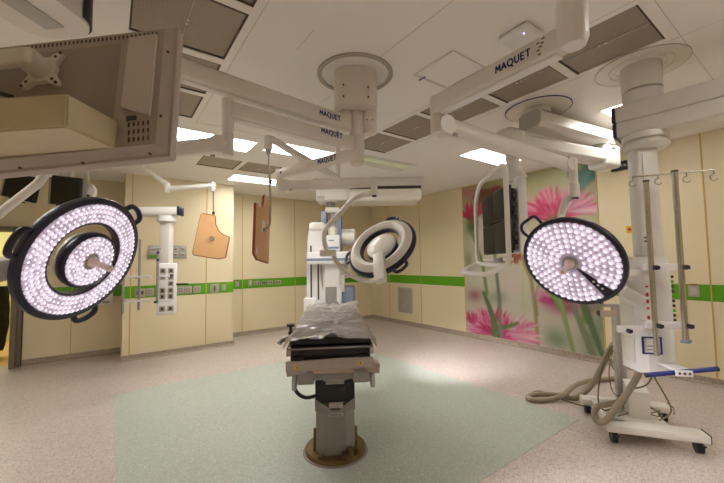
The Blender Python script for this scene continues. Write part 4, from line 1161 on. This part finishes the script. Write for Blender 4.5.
mb = MB(); mb.box((.225, .42, .62), (.085, .075, .97), .012, TC); mast = mb.build('mast', M['midgrey'], cart)
cb('mast_channel', (.225, .379, .62), (.03, .012, .9), 'taupe', .002, mast)
mb = MB(); mb.prism([(-.07, 0), (.07, 0), (.07, .30), (-.07, .23)], TC @ Matrix.Translation((.29, .28, .14)) @ Matrix.Rotation(R(90), 4, 'Z') @ Matrix.Rotation(R(90), 4, 'X') , -.075, .075); mb.build('drive_box', M['warmwhite'], cart)
cb('handle_bar', (.175, .40, 1.02), (.20, .05, .06), 'beigemetal', .012); cb('shelf_bracket', (.165, .40, 1.10), (.16, .06, .025), 'taupe', .004)
for z in (1.14, 1.02): MB().cyl((.085, .385, z), (.085, .43, z), .028, seg=14, T=TC).build('clamp_knob', M['darkmark'], cart)
# cables lying on the cart deck
mb = MB()
pts = []
for k in range(36):
    a = k / 36 * 4 * math.pi; r_ = .085 + .02 * math.sin(k * .9)
    pts.append(TC @ Vector((.40 + r_ * math.cos(a) * .9, .36 + r_ * 1.2 * math.sin(a), .153 + .004 * math.sin(k * .7) + .0012 * k)))
mb.spline(pts, .005, 7, 4); tag(mb.build('cable_coil', M['cable']), 'thin beige cable coiled on the cream cart deck', 'cable')

# ============================================================ HOSES AND CABLES
def hose(name, pts, r_, m, lab, cat, grp=None):
    return tag(MB().spline(pts, r_, 12, 10).build(name, M[m]), lab, cat, grp)
fl = lambda u, v, z=.03: on(u, v, 2, z)
hose('hose', [at(621, 340, 3.42), at(614, 344, 3.4), at(607, 355, 3.42), at(599, 373, 3.5), at(588, 389, 3.62), fl(576, 398, .032), fl(565, 396.5, .028), fl(561, 395.5, .03),
              fl(545, 394, .03), fl(533, 394.5, .03), Vector(fl(528, 398, .03)), fl(538, 400, .03), fl(553, 398.6, .032), fl(564, 394.5, .075), fl(574, 386, .08), fl(588, 381, .05), fl(606, 379, .03), fl(618, 378.5, .03)],
     .027, 'hose', 'thick grey-beige hose looping across the floor beside the cart', 'hose', 'thick hoses')
hose('hose', [at(641, 366, 2.86), at(637, 377, 2.85), at(628, 392, 2.88), at(615, 409, 2.9), at(605, 421, 2.92), at(597, 421, 2.95), at(594.5, 413, 2.99), at(598, 406.5, 3.03), at(606, 404.5, 3.1), at(616, 402.5, 3.2), at(622, 401, 3.26)],
     .025, 'hose', 'thick hose hanging in a loop from the right service head to the cart mast', 'hose', 'thick hoses')
def cable(pts, lab, r_=.0065):
    tag(MB().spline(pts, r_, 8, 10).build('cable', M['cable']), lab, 'cable', 'thin cables by the cart')
cable([at(652, 368, 2.76), at(652, 376, 2.75), at(646, 385, 2.78), at(634, 388.5, 2.9), at(626, 388, 3.1)], 'thin cable sagging from the service head to the cart mast')
cable([at(653, 368, 2.74), at(655, 378, 2.7), at(663, 392, 2.72), at(671, 408, 2.8), at(668, 416, 2.84), at(659, 420, 2.9)], 'thin cable dropping from the service head down to the cart deck')
cable([at(611, 346, 3.36), at(604, 362, 3.34), at(599, 385, 3.32), at(598.5, 401, 3.2), at(604, 410, 3.16), at(612, 408, 3.2)], 'thin cable hanging close to the left of the cart mast')
cable([at(615, 345, 3.3), at(608, 352, 3.3), at(612, 366, 3.3), at(622, 378, 3.3), at(630, 384, 3.25)], 'thin cable draped across the cart mast', .005)
cable([at(613, 350, 3.28), at(609, 372, 3.25), at(613, 392, 3.2), at(624, 399, 3.15), at(628, 412, 3.1), at(618, 416, 3.05)], 'thin cable trailing down the mast to the cart base', .005)
cable([fl(527, 396.5, .03) + Vector((0, 0, -.018)), fl(534, 391.5, .012), fl(545, 392, .012), fl(556, 397, .012), fl(570, 402, .012), fl(590, 408, .012)], 'thin cable lying on the floor along the thick hose', .006)

# ============================================================ RIGHT CEILING PENDANT (boom, column, service head)
G = Vector((3.41, .865, 0))
gp = thing('supply_pendant', 'large white ceiling pendant with a thick boom, column and medical service head at the right', 'supply pendant', (G.x, G.y, CZ))
mb = MB(); ring(mb, (G.x, G.y, CZ), .16, .30, .005); ring(mb, (G.x, G.y, CZ), .205, .211, .009); mb.build('ceiling_ring', M['warmwhite'], gp)
mb = MB(); mb.lathe([(.30, 0), (.30, -.006), (.303, -.006), (.303, 0)], Matrix.Translation((G.x, G.y, CZ)), 72, close=True); mb.build('ring_shadow_gap', M['ringgrey'], gp)
mb = MB(); vjoint(mb, (G.x, G.y, CZ), (G.x, G.y, 2.87), .132, .004); vjoint(mb, (G.x, G.y, 2.866), (G.x, G.y, 2.755), .13, .008); mb.build('ceiling_column', M['white'], gp)
bd = Vector((.10, -.99, 0)).normalized()
g0, g1 = Vector((G.x, G.y, 2.695)) - bd * .16, Vector((G.x, G.y, 2.695)) + bd * 1.75
mb = MB(); T, L = armbox(mb, g0, g1, .27, .13, .012); mb.build('upper_boom', M['white'], gp)
MB().box((-.010, 0, 0), (.03, .272, .132), .012, T, 4).build('end_cap', M['navy'], gp)
g0b, g1b = g0 - ZUP * .125, g1 - ZUP * .125
mb = MB(); T, L = armbox(mb, g0b, g1b, .25, .12, .016); mb.build('lower_boom', M['white'], gp)
MB().box((-.010, 0, 0), (.03, .252, .122), .016, T, 4).build('end_cap', M['navy'], gp)
mb = MB(); vjoint(mb, g1 + ZUP * .1, g1b - ZUP * .08, .15); mb.build('elbow', M['white'], gp)
mb = MB(); vjoint(mb, (G.x, G.y, 2.52), (G.x, G.y, 2.465), .15, .006); vjoint(mb, (G.x, G.y, 2.462), (G.x, G.y, 2.395), .15, .03); mb.build('bearing', M['white'], gp)
TG = fr((G.x, G.y, 0), x=(.744, -.667, 0), y=(.667, .744, 0))
gs = 2.76 / FPX
mb = MB(); mb.box((-.03, 0, 1.98), (.165, .12, .86), .025, TG, 3); colg = mb.build('column', M['white'], gp)
MB().box((-.07, -.063, 1.95), (.004, .003, .8), 0, TG).build('column_seam', M['midgrey'], colg)
mb = MB(); mb.box((-.075, -.062, 1.70), (.035, .003, .012), 0, TG); mb.box((-.08, -.062, 1.672), (.025, .003, .012), 0, TG); mb.build('column_marks', M['darkmark'], colg)
mb = MB()
for i in range(4): mb.box((-.085 + .01 * (i % 2), -.062, 1.62 - i * .014), (.05, .003, .004), 0, TG)
mb.build('column_print', M['midgrey'], colg)
# service head: rounded front body with a shelved left side
sec = [(-.165, -.05), (-.13, -.075), (-.05, -.085), (.04, -.075), (.085, -.04), (.09, .14), (.07, .165), (-.155, .165), (-.175, .145), (-.175, -.03)]
mb = MB(); mb.prism(sec, TG, .685, 1.53); sh_ = mb.build('service_head', M['pure'], gp, angle=30)
mb = MB(); mb.prism([(x * 1.02, y * 1.02) for x, y in sec], TG, 1.53, 1.555); mb.build('top_cover', M['white'], gp)
mb = MB(); mb.prism([(-.150, -.06), (-.125, -.085), (-.05, -.098), (.04, -.088), (.078, -.06), (.078, -.02), (-.150, -.02)], TG, .69, 1.50); mb.build('front_shell', M['pure'], gp, angle=30)
for z0, z1 in ((.74, .94), (.98, 1.18), (1.24, 1.46)):
    MB().box((-.176, .06, (z0 + z1) / 2), (.012, .15, z1 - z0), .005, TG).build('side_panel', M['white'], sh_)
for i, z in enumerate((1.33, 1.27, 1.22, 1.17, 1.10, 1.05)): MB().box((-.115, -.092, z), (.018, .006, .028 if i % 3 else .014), .002, TG).build('red_outlet_mark', M['red'], sh_)
for i in range(10): MB().box((.083, -.055, 1.40 - i * .036), (.016, .03, .02), .002, TG).build('gas_outlet', M['green' if i in (1, 4, 7) else 'darkmark'], sh_)
# infusion poles with clamps (in front of the head)
def gpt(u, v, d): return at(u, v, d)
P1t, P1b = gpt(646, 182, 2.52), gpt(647.5, 353, 2.52)
P1b = Vector((P1t.x + .0, P1t.y + .0, P1b.z)); 
pole1 = MB().cyl(P1t, P1b, .0165, seg=20).build('pole', M['steel'], gp)
MB().cyl(P1t, P1t + ZUP * .012, .02, seg=20).build('pole_cap', M['gasket'], gp)
P2t = gpt(674.5, 172, 2.5); P2b = Vector((P2t.x, P2t.y, gpt(682, 339, 2.5).z))
MB().cyl(P2t, P2b, .0185, seg=20).build('pole', M['steel'], gp)
MB().cyl(P2t, P2t + ZUP * .012, .022, seg=20).build('pole_cap', M['gasket'], gp)
MB().box((P2b.x, P2b.y, P2b.z), (.085, .05, .02), .008).build('pole_foot', M['slate'], gp)
hb = (at(712, 174, 2.42) - at(636, 178, 2.58)); hb.z = 0; hb.normalize()
ha, hb_ = P2t - hb * .25 - ZUP * .01, P2t + hb * .215 - ZUP * .01
mb = MB(); mb.cyl(ha, hb_, .0065, seg=10)
for t_ in (.0, .33, .68, 1.0):
    p = ha + (hb_ - ha) * t_; pts = [p, p - ZUP * .03]
    for k in range(9):
        a = math.pi * 1.35 * k / 8; pts.append(p - ZUP * .05 + hb * (-.022 * math.sin(a)) + ZUP * (.022 * math.cos(a)))
    mb.tube(pts, .004, 8)
mb.build('infusion_hooks', M['steel'], gp)
for v, dv in ((267.5, 271.5), (324, 328.5)):
    a = P1t.copy(); a.z = at(646, v, 2.52).z; b = P2t.copy(); b.z = a.z
    dr = (b - a).normalized(); T = fr(a - dr * .05 + Vector((FH.x, FH.y, 0)) * .02, x=dr, z=ZUP); L = (b - a).length + .08
    MB().box((L / 2, 0, 0), (L, .03, .05), .006, T).build('rail_bracket', M['pure'], gp)
    T = fr(a - dr * .22 + FH * .045, x=dr, z=ZUP)
    MB().box((.125, 0, -.035), (.25, .03, .048), .006, T).build('rail_bracket', M['pure'], gp)
    T = fr(a, x=dr, z=ZUP)
    MB().box((.03, .13, 0), (.05, .22, .04), .006, T).build('bracket_stem', M['white'], gp)
    for q_, off in ((a, .0), (b, .0), (a - dr * (.2 if v > 300 else 0), -.035 if v > 300 else 0)):
        c_ = q_ - FH * .012 + ZUP * off + dr * .012
        T = fr(c_, x=dr, z=-FH)
        mb = MB(); mb.prism([(.0135 * (1 + .28 * (k % 2)) * math.cos(math.pi * k / 5), .0135 * (1 + .28 * (k % 2)) * math.sin(math.pi * k / 5)) for k in range(10)], T, 0, .03); mb.build('clamp_knob', M['navy'], gp)
# framed notice, blue rail, bracket
c_ = at(652, 345.5, 2.54); T = fr(c_, x=TG.to_3x3() @ Vector((1, -.1, 0)), z=ZUP)
mb = MB(); w_, h_, t_ = .115, .115, .011
for x, z, a, b in ((0, h_ / 2, w_, t_), (0, -h_ / 2, w_, t_), (-w_ / 2, 0, t_, h_ + t_), (w_ / 2, 0, t_, h_ + t_)): mb.box((x, 0, z), (a, .014, b), .002, T)
nf = mb.build('notice_frame', M['blue'], gp)
MB().box((0, .004, 0), (w_, .006, h_), 0, T).build('notice_sheet', M['pure'], nf)
mb = MB(); mb.box((-.005, 0, -.005), (.05, .004, .005), 0, T); mb.box((0, 0, -.03), (.06, .004, .004), 0, T); mb.build('notice_marks', M['gasket'], nf)
MB().box((0, .05, 0), (.06, .09, .05), .004, T).build('notice_holder', M['white'], gp)
ra, rb = at(647, 375, 2.44), at(716, 369, 2.36)
MB().cyl(ra, rb, .016, seg=16).build('equipment_rail', M['blue'], gp)
for p_, q_ in ((ra, (ra - rb).normalized()), (rb, (rb - ra).normalized())): MB().cyl(p_, p_ + q_ * .012, .0175, seg=16).build('rail_end_cap', M['navy'], gp)
rm = ra + (rb - ra) * .52
T = fr(rm, x=(rb - ra), z=ZUP)
MB().box((0, -.016, -.005), (.10, .016, .04), .003, T).build('rail_clamp', M['pure'], gp)
mb = MB()
for x in (-.03, 0, .03): mb.box((x, -.0245, -.005), (.014, .003, .016), 0, T)
mb.build('clamp_marks', M['gasket'], gp)
MB().box((.0, .10, .012), (.12, .2, .010), .003, T).build('small_shelf', M['pure'], gp)
# folded bracket arm on the left of the head
MB().hexa([at(621, 291, 2.7), at(629, 288, 2.7), at(629, 292, 2.8), at(621, 294, 2.8), at(619, 284, 2.7), at(626, 282, 2.7), at(626, 284, 2.8), at(620, 286, 2.8)]).build('bracket_knuckle', M['pure'], gp)
T = fr(at(633, 296, 2.62), x=at(643, 301, 2.6) - at(624, 290, 2.66), y=UP); MB().box((0, 0, 0), (.15, .075, .05), .012, T).build('bracket_arm', M['pure'], gp)

# ============================================================ SECOND PENDANT WITH FOUR-SCREEN FRAME
AX = Vector((3.50, 1.74, 0))
fp_ = thing('monitor_pendant', 'white two-part ceiling boom carrying a frame of four dark monitors before the flower mural', 'monitor pendant', (AX.x, AX.y, CZ))
mb = MB(); ring(mb, (AX.x, AX.y, CZ), .0, .30, .008); mb.build('ceiling_plate', M['warmwhite'], fp_)
mb = MB(); mb.lathe([(.30, 0), (.30, -.008), (.308, -.008), (.308, 0)], Matrix.Translation((AX.x, AX.y, CZ)), 72, close=True); mb.build('plate_gap', M['blue'], fp_)
mb = MB(); vjoint(mb, (AX.x, AX.y, CZ), (AX.x, AX.y, 3.0), .12); mb.build('ceiling_bearing', M['warmwhite'], fp_)
b1a, b1b = Vector((3.36, 1.74, 2.925)), Vector((4.60, 1.56, 2.925))
T, L = beam(b1a, b1b)
oc = [(-.12, -.05), (-.085, -.082), (.085, -.082), (.12, -.05), (.12, .05), (.085, .082), (-.085, .082), (-.12, .05)]
mb = MB(); mb.prism(oc, T @ Matrix.Rotation(R(90), 4, 'Y') @ Matrix.Rotation(R(90), 4, 'Z'), -.02, L); mb.build('upper_boom', M['white'], fp_)
mb = MB(); mb.prism([(a * .97, b * .97) for a, b in oc], T @ Matrix.Rotation(R(90), 4, 'Y') @ Matrix.Rotation(R(90), 4, 'Z'), -.028, -.02); mb.build('end_cap', M['midgrey'], fp_)
K1 = Vector((b1b.x - .02, b1b.y, 0))
mb = MB(); vjoint(mb, (K1.x, K1.y, 2.87), (K1.x, K1.y, 2.82), .125, .01); vjoint(mb, (K1.x, K1.y, 2.815), (K1.x, K1.y, 2.77), .13, .01); mb.build('elbow_plates', M['midgrey'], fp_)
c2x = at(512, 150, 3.42)
b2a, b2b = Vector((K1.x, K1.y, 2.70)), Vector((c2x.x, c2x.y, 2.72))
T, L = beam(b2a, b2b)
mb = MB(); mb.prism([(a * .8, b * .95) for a, b in oc], T @ Matrix.Rotation(R(90), 4, 'Y') @ Matrix.Rotation(R(90), 4, 'Z'), 0, L); mb.build('lower_boom', M['white'], fp_)
mb = MB(); mb.box((-.02, 0, .0), (.26, .24, .26), .04, T, 3); mb.build('elbow_block', M['pure'], fp_)
mb = MB(); mb.box((L + .02, 0, .01), (.22, .20, .22), .04, T, 3); mb.build('boom_end_block', M['white'], fp_)
mb = MB(); vjoint(mb, (c2x.x, c2x.y, 2.64), (c2x.x, c2x.y, 2.52), .066, .004); vjoint(mb, (c2x.x, c2x.y, 2.518), (c2x.x, c2x.y, 2.30), .062, .004); mb.build('drop_column', M['white'], fp_)
# frame: PR = right (near) end of the screens, PL = left (far) end
PRt, PRb = at(505.5, 184, 3.25), at(505.5, 253.6, 3.25)
PLt = at(481.6, 199.4, 4.15)
PR = Vector((PRt.x, PRt.y, 0)); PL = Vector((PLt.x, PLt.y, 0)); zt_, zb_ = PRt.z, PRb.z
xd = (PR - PL).normalized(); WQ = (PR - PL).length
nd = xd.cross(ZUP); nd = nd if nd.dot(EYE - PR) > 0 else -nd
TQ = fr((PL.x, PL.y, zb_), x=xd, z=ZUP); yo = -1 if TQ.to_3x3().col[1].dot(nd) > 0 else 1   # y axis sign pointing behind the screens
HQ = zt_ - zb_
print('QUAD', WQ, HQ)
names = {(0, 1): 'upper left dark screen of the four-screen frame', (1, 1): 'upper right dark screen of the four-screen frame', (0, 0): 'lower left dark screen of the four-screen frame', (1, 0): 'lower right dark screen of the four-screen frame'}
for ix in (0, 1):
    for iz in (0, 1):
        w_, h_ = WQ / 2 - .006, HQ / 2 - .006
        cx_, cz_ = WQ * (.25 + .5 * ix), HQ * (.25 + .5 * iz)
        p = TQ @ Vector((cx_, 0, cz_))
        o = thing('screen_monitor', names[(ix, iz)], 'monitor', p, 'four frame monitors')
        MB().box((cx_, yo * .028, cz_), (w_, .05, h_), .008, TQ).build('housing', M['black'], o)
        MB().box((cx_, yo * .002, cz_), (w_ - .03, .004, h_ - .03), .001, TQ).build('screen', M['screen'], o)
MB().box((WQ * .5, yo * .075, HQ * .5), (WQ * .92, .03, HQ * .9), .006, TQ).build('mounting_plate', M['darkmark'], fp_)
MB().box((WQ * .60, yo * .15, HQ * .56), (WQ * .80, .09, HQ * 1.10), .02, TQ).build('rear_housing', M['pure'], fp_)
for i in range(7): MB().box((WQ - .01, yo * .075, HQ * (.1 + .12 * i)), (.03, .03, .04), .006, TQ).build('connector', M['darkmark'], fp_)
fy = -yo * .05
fpts = [(-.10, fy, -.10), (-.10, fy, HQ + .0), (.12, fy, HQ + .17), (WQ + .045, fy * .2, HQ + .19), (WQ + .045, fy * .2, -.12)]
MB().tube([TQ @ Vector(p) for p in fpts], .024, 12, fillet=.12, closed=True).build('tube_frame', M['white'], fp_)
hpts = [(-.12, fy, -.10), (-.12, fy * 4, -.17), (WQ * .3, fy * 6, -.20), (WQ + .03, fy * 4, -.19), (WQ + .045, fy * .2, -.10)]
MB().tube([TQ @ Vector(p) for p in hpts], .024, 12, fillet=.1).build('handle_bar', M['white'], fp_)
MB().box((WQ * .45, yo * .03, -.055), (WQ * 1.05, .05, .035), .008, TQ).build('bottom_rail', M['white'], fp_)
MB().box((WQ * .68, yo * .0, -.06), (.2, .06, .05), .006, TQ).build('junction_box', M['grey'], fp_)
p = TQ @ Vector((WQ * .86, yo * .2, HQ * 1.1))
MB().tube([Vector((c2x.x, c2x.y, 2.42)), Vector((c2x.x, c2x.y, p.z + .12)), p], .055, 16).build('frame_stem', M['white'], fp_)

# ============================================================ WALL FITTINGS
def plate(name, lab, cat, p, nrm, w, h, kind, grp=None):
    o = thing(name, lab, cat, p, grp)
    n = Vector(nrm); T = fr(p, x=ZUP.cross(n), z=n)       # y = up
    MB().box((0, 0, .006), (w, h, .012), .004, T).build('cover_plate', M['plate'], o)
    if kind == 'rocker':
        MB().box((0, .0, .014), (w * .55, h * .6, .008), .003, T).build('rocker', M['midgrey'], o)
        MB().box((0, h * .5 + .012, .004), (w * .7, .014, .006), .001, T).build('red_tag', M['red'], o)
    elif kind == 'socket':
        MB().lathe([(0, .006), (w * .2, .006), (w * .22, .014), (w * .26, .014), (w * .26, .010)], T, 20).build('socket_well', M['darkmark'], o)
    elif kind == 'double':
        for s in (-1, 1): MB().box((s * w * .22, 0, .013), (w * .2, h * .4, .004), .002, T).build('socket_well', M['darkmark'], o)
    elif kind == 'dark':
        for s in (-1, 1): MB().box((s * w * .24, 0, .013), (w * .34, h * .75, .004), .002, T).build('socket_well', M['gasket'], o)
    elif kind == 'valve':
        MB().cyl((0, 0, .01), (0, 0, .03), w * .22, seg=20, T=T).build('valve_knob', M['grey'], o)
        MB().box((0, 0, .034), (w * .1, h * .6, .012), .002, T).build('valve_handle', M['darkmark'], o)
    return o
def by(u, v): return on(u, v, 1, YB - .004)
def pyv(u, v): return on(u, v, 1, YP - .004)
nb = (0, -1, 0)
plate('wall_switch', 'grey rocker switch on the green band right beside the wall corner', 'switch', by(237, 284), nb, .085, .12, 'rocker', 'fittings on the green band of the back wall')
plate('wall_switch', 'grey rocker switch at the left end of the back wall row of five fittings', 'switch', by(250, 283), nb, .075, .12, 'rocker', 'fittings on the green band of the back wall')
plate('wall_socket', 'pale double socket with a red tag in the row of five on the back wall', 'socket', by(257, 283), nb, .13, .09, 'double', 'fittings on the green band of the back wall')
plate('wall_socket', 'dark double socket, middle of the row of five on the back wall', 'socket', by(263.7, 283), nb, .09, .09, 'dark', 'fittings on the green band of the back wall')
plate('wall_socket', 'pale double socket, fourth of the row of five on the back wall', 'socket', by(270.2, 282.6), nb, .14, .09, 'double', 'fittings on the green band of the back wall')
plate('wall_socket', 'pale double socket, rightmost of the row of five on the back wall', 'socket', by(278, 282.2), nb, .14, .09, 'double', 'fittings on the green band of the back wall')
gpz = 'fittings on the green band of the pier wall'
plate('wall_socket', 'grey socket on the pier band just right of the two thin poles', 'socket', pyv(150, 292), nb, .12, .13, 'socket', gpz)
plate('wall_socket', 'grey double socket on the pier band behind the two thin poles', 'socket', pyv(140, 292.8), nb, .15, .14, 'double', gpz)
plate('wall_socket', 'grey socket half hidden by the right edge of the socket pendant', 'socket', pyv(180.3, 290), nb, .12, .13, 'socket', gpz)
plate('wall_socket', 'grey socket on the pier band, nearer the pendant of the pair right of it', 'socket', pyv(188, 289.7), nb, .12, .13, 'socket', gpz)
plate('wall_socket', 'grey socket on the pier band, farther from the pendant of the pair right of it', 'socket', pyv(197, 289.3), nb, .12, .13, 'socket', gpz)
plate('gas_valve', 'large grey wall valve with a knob on the pier band right of the yellow joint', 'valve', pyv(214.4, 288.4), nb, .16, .17, 'valve', gpz)
plate('wall_switch', 'grey rocker switch at the right end of the pier band', 'switch', pyv(223.7, 287.5), nb, .07, .13, 'rocker', gpz)
plate('wall_switch', 'grey rocker switch with a red tag on the green band of the right wall', 'switch', on(694, 291, 0, XR - .004), (-1, 0, 0), .10, .14, 'rocker')
# indicator panels above the band
def panel(name, lab, u, v, w, h, marks):
    p = pyv(u, v) + Vector((0, .004, 0)); o = thing(name, lab, 'wall panel', p, 'grey panels above the pier band')
    T = fr(p, x=(1, 0, 0), y=(0, 0, 1))
    MB().box((0, 0, .01), (w, h, .02), .005, T).build('panel_box', M['plate'], o)
    for nm, x, y, a, b, m in marks: MB().box((x * w, y * h, .021), (a * w, b * h, .006), .002, T).build(nm, M[m], o)
panel('indicator_panel', 'grey wall panel with a green display left of the pendant column', 154.5, 252, .20, .23, [('display', 0, -.32, .7, .22, 'green'), ('inset', 0, .15, .7, .45, 'midgrey'), ('gauge', -.1, .15, .2, .12, 'darkmark')])
panel('indicator_panel', 'grey wall panel with four red indicator windows right of the pendant column', 179, 252, .24, .23, [('window', sx_ * .23, sy_ * .22, .36, .34, 'midgrey') for sx_ in (-1, 1) for sy_ in (-1, 1)] + [('red_light', sx_ * .23, sy_ * .22, .22, .12, 'red') for sx_ in (-1, 1) for sy_ in (-1, 1)])
# vent grille low on the right wall
p = on(405.5, 300, 0, XR); vg = thing('vent_grille', 'grey louvred vent low on the right wall below the green band', 'vent', p)
T = fr(p, x=(0, -1, 0), y=(0, 0, 1)); 
MB().box((0, 0, .008), (.50, .62, .016), .004, T).build('vent_frame', M['midgrey'], vg)
mb = MB()
for i in range(22): mb.box((0, -.28 + i * .0265, .017), (.46, .017, .008), .002, T)
mb.build('slats', M['plate'], vg)
# emergency switch, sign
p = on(631, 229.5, 0, XR); es = thing('emergency_switch', 'small yellow box with a red button on the right wall', 'switch', p)
T = fr(p, x=(0, -1, 0), y=(0, 0, 1))
MB().box((0, 0, .025), (.085, .10, .05), .006, T).build('switch_box', M['yellow'], es)
MB().cyl((0, 0, .05), (0, 0, .07), .02, seg=18, T=T).build('button', M['red'], es)
p = on(627, 163.5, 0, XR); sg = thing('wall_sign', 'dark sign high on the right wall beside the pendant column', 'sign', p)
T = fr(p, x=(0, -1, 0), y=(0, 0, 1))
MB().box((-.04, -.02, .012), (.30, .135, .022), .004, T).build('sign_board', M['navy'], sg)
mb = MB()
for x, w_ in ((-.11, .03), (-.07, .02), (-.04, .02), (.0, .035), (.045, .02), (.075, .02)): mb.box((x - .02, -.02, .0235), (w_, .03, .002), 0, T)
mb.build('sign_marks', M['plate'], sg)
# white dispenser on the recessed wall left of the pier
p = on(106, 298.5, 1, YB); dp = thing('wall_dispenser', 'white box fixed to the recessed wall beside the pier', 'dispenser', p)
T = fr(p, x=(1, 0, 0), y=(0, 0, 1))
MB().box((0, 0, .07), (.20, .20, .14), .02, T).build('dispenser_body', M['pure'], dp); MB().box((0, -.05, .142), (.1, .04, .008), .003, T).build('dispenser_slot', M['plate'], dp)
p = on(45, 262, 1, YB); plate('wall_socket', 'grey wall plate on the recessed wall seen through the ring light', 'socket', p, nb, .12, .12, 'socket')
# garment in the corridor
gx = on(3, 318, 1, 8.6); gm = thing('hanging_garment', 'dark crumpled garment hanging beyond the grey door frame', 'garment', (gx.x, gx.y, gx.z))
mb = MB(); vs = []; n1, n2 = 20, 40
for j in range(n2 + 1):
    for i in range(n1):
        a = 2 * math.pi * i / n1; z = .55 - 1.1 * j / n2
        r_ = .10 + .07 * math.sin(j / n2 * math.pi) + .035 * noise.noise((math.cos(a) * 1.5, math.sin(a) * 1.5, z * 4))
        vs.append((gx.x - .07 + r_ * math.cos(a), gx.y + .7 * r_ * math.sin(a), gx.z + z))
mb.raw(vs, [(j * n1 + i, j * n1 + (i + 1) % n1, (j + 1) * n1 + (i + 1) % n1, (j + 1) * n1 + i) for j in range(n2) for i in range(n1)] + [tuple(range(n1))[::-1], tuple(range(n2 * n1, n2 * n1 + n1))])
mb.build('cloth_body', M['cloth'], gm)
mb = MB(); mb.tube([(gx.x - .07, gx.y, gx.z + .52), (gx.x - .07, gx.y, gx.z + .75), (gx.x - .07, 10.4, gx.z + .8)], .012, 8); mb.build('hook', M['steel'], gm)
# wireless access point and access hatch on the ceiling
p = on(521, 34, 2, CZ); ap = thing('access_point', 'white rounded ceiling box with a tiny violet lamp behind the right lettered arm', 'access point', p)
T = Matrix.Translation(p)
MB().box((0, 0, -.022), (.21, .21, .044), .02, T, 4).build('case', M['pure'], ap)
MB().cyl((-.055, -.05, -.043), (-.055, -.05, -.047), .006, seg=12, T=T).build('violet_lamp', M['violet'], ap)
hp_ = on(449, 71, 2, CZ); ht = thing('ceiling_hatch', 'square ceiling access hatch with a small blue label near the right lettered arm', 'hatch', hp_)
mb = MB()
for x, y, a, b in ((-.2, 0, .006, .4), (.2, 0, .006, .4), (0, -.2, .4, .006), (0, .2, .4, .006), (-.185, 0, .003, .37), (0, .185, .37, .003)): mb.box((hp_.x + x, hp_.y + y, CZ - .001), (a, b, .003))
mb.build('hatch_frame', M['seam'], ht)
q = on(422, 78.5, 2, CZ); MB().box((q.x, q.y, CZ - .0015), (.016, .07, .002)).build('hatch_label', M['bluetext'], ht)

w = bpy.data.worlds.new('World'); scn.world = w; w.use_nodes = True
w.node_tree.nodes['Background'].inputs['Color'].default_value = (.5, .48, .42, 1)
w.node_tree.nodes['Background'].inputs['Strength'].default_value = .1
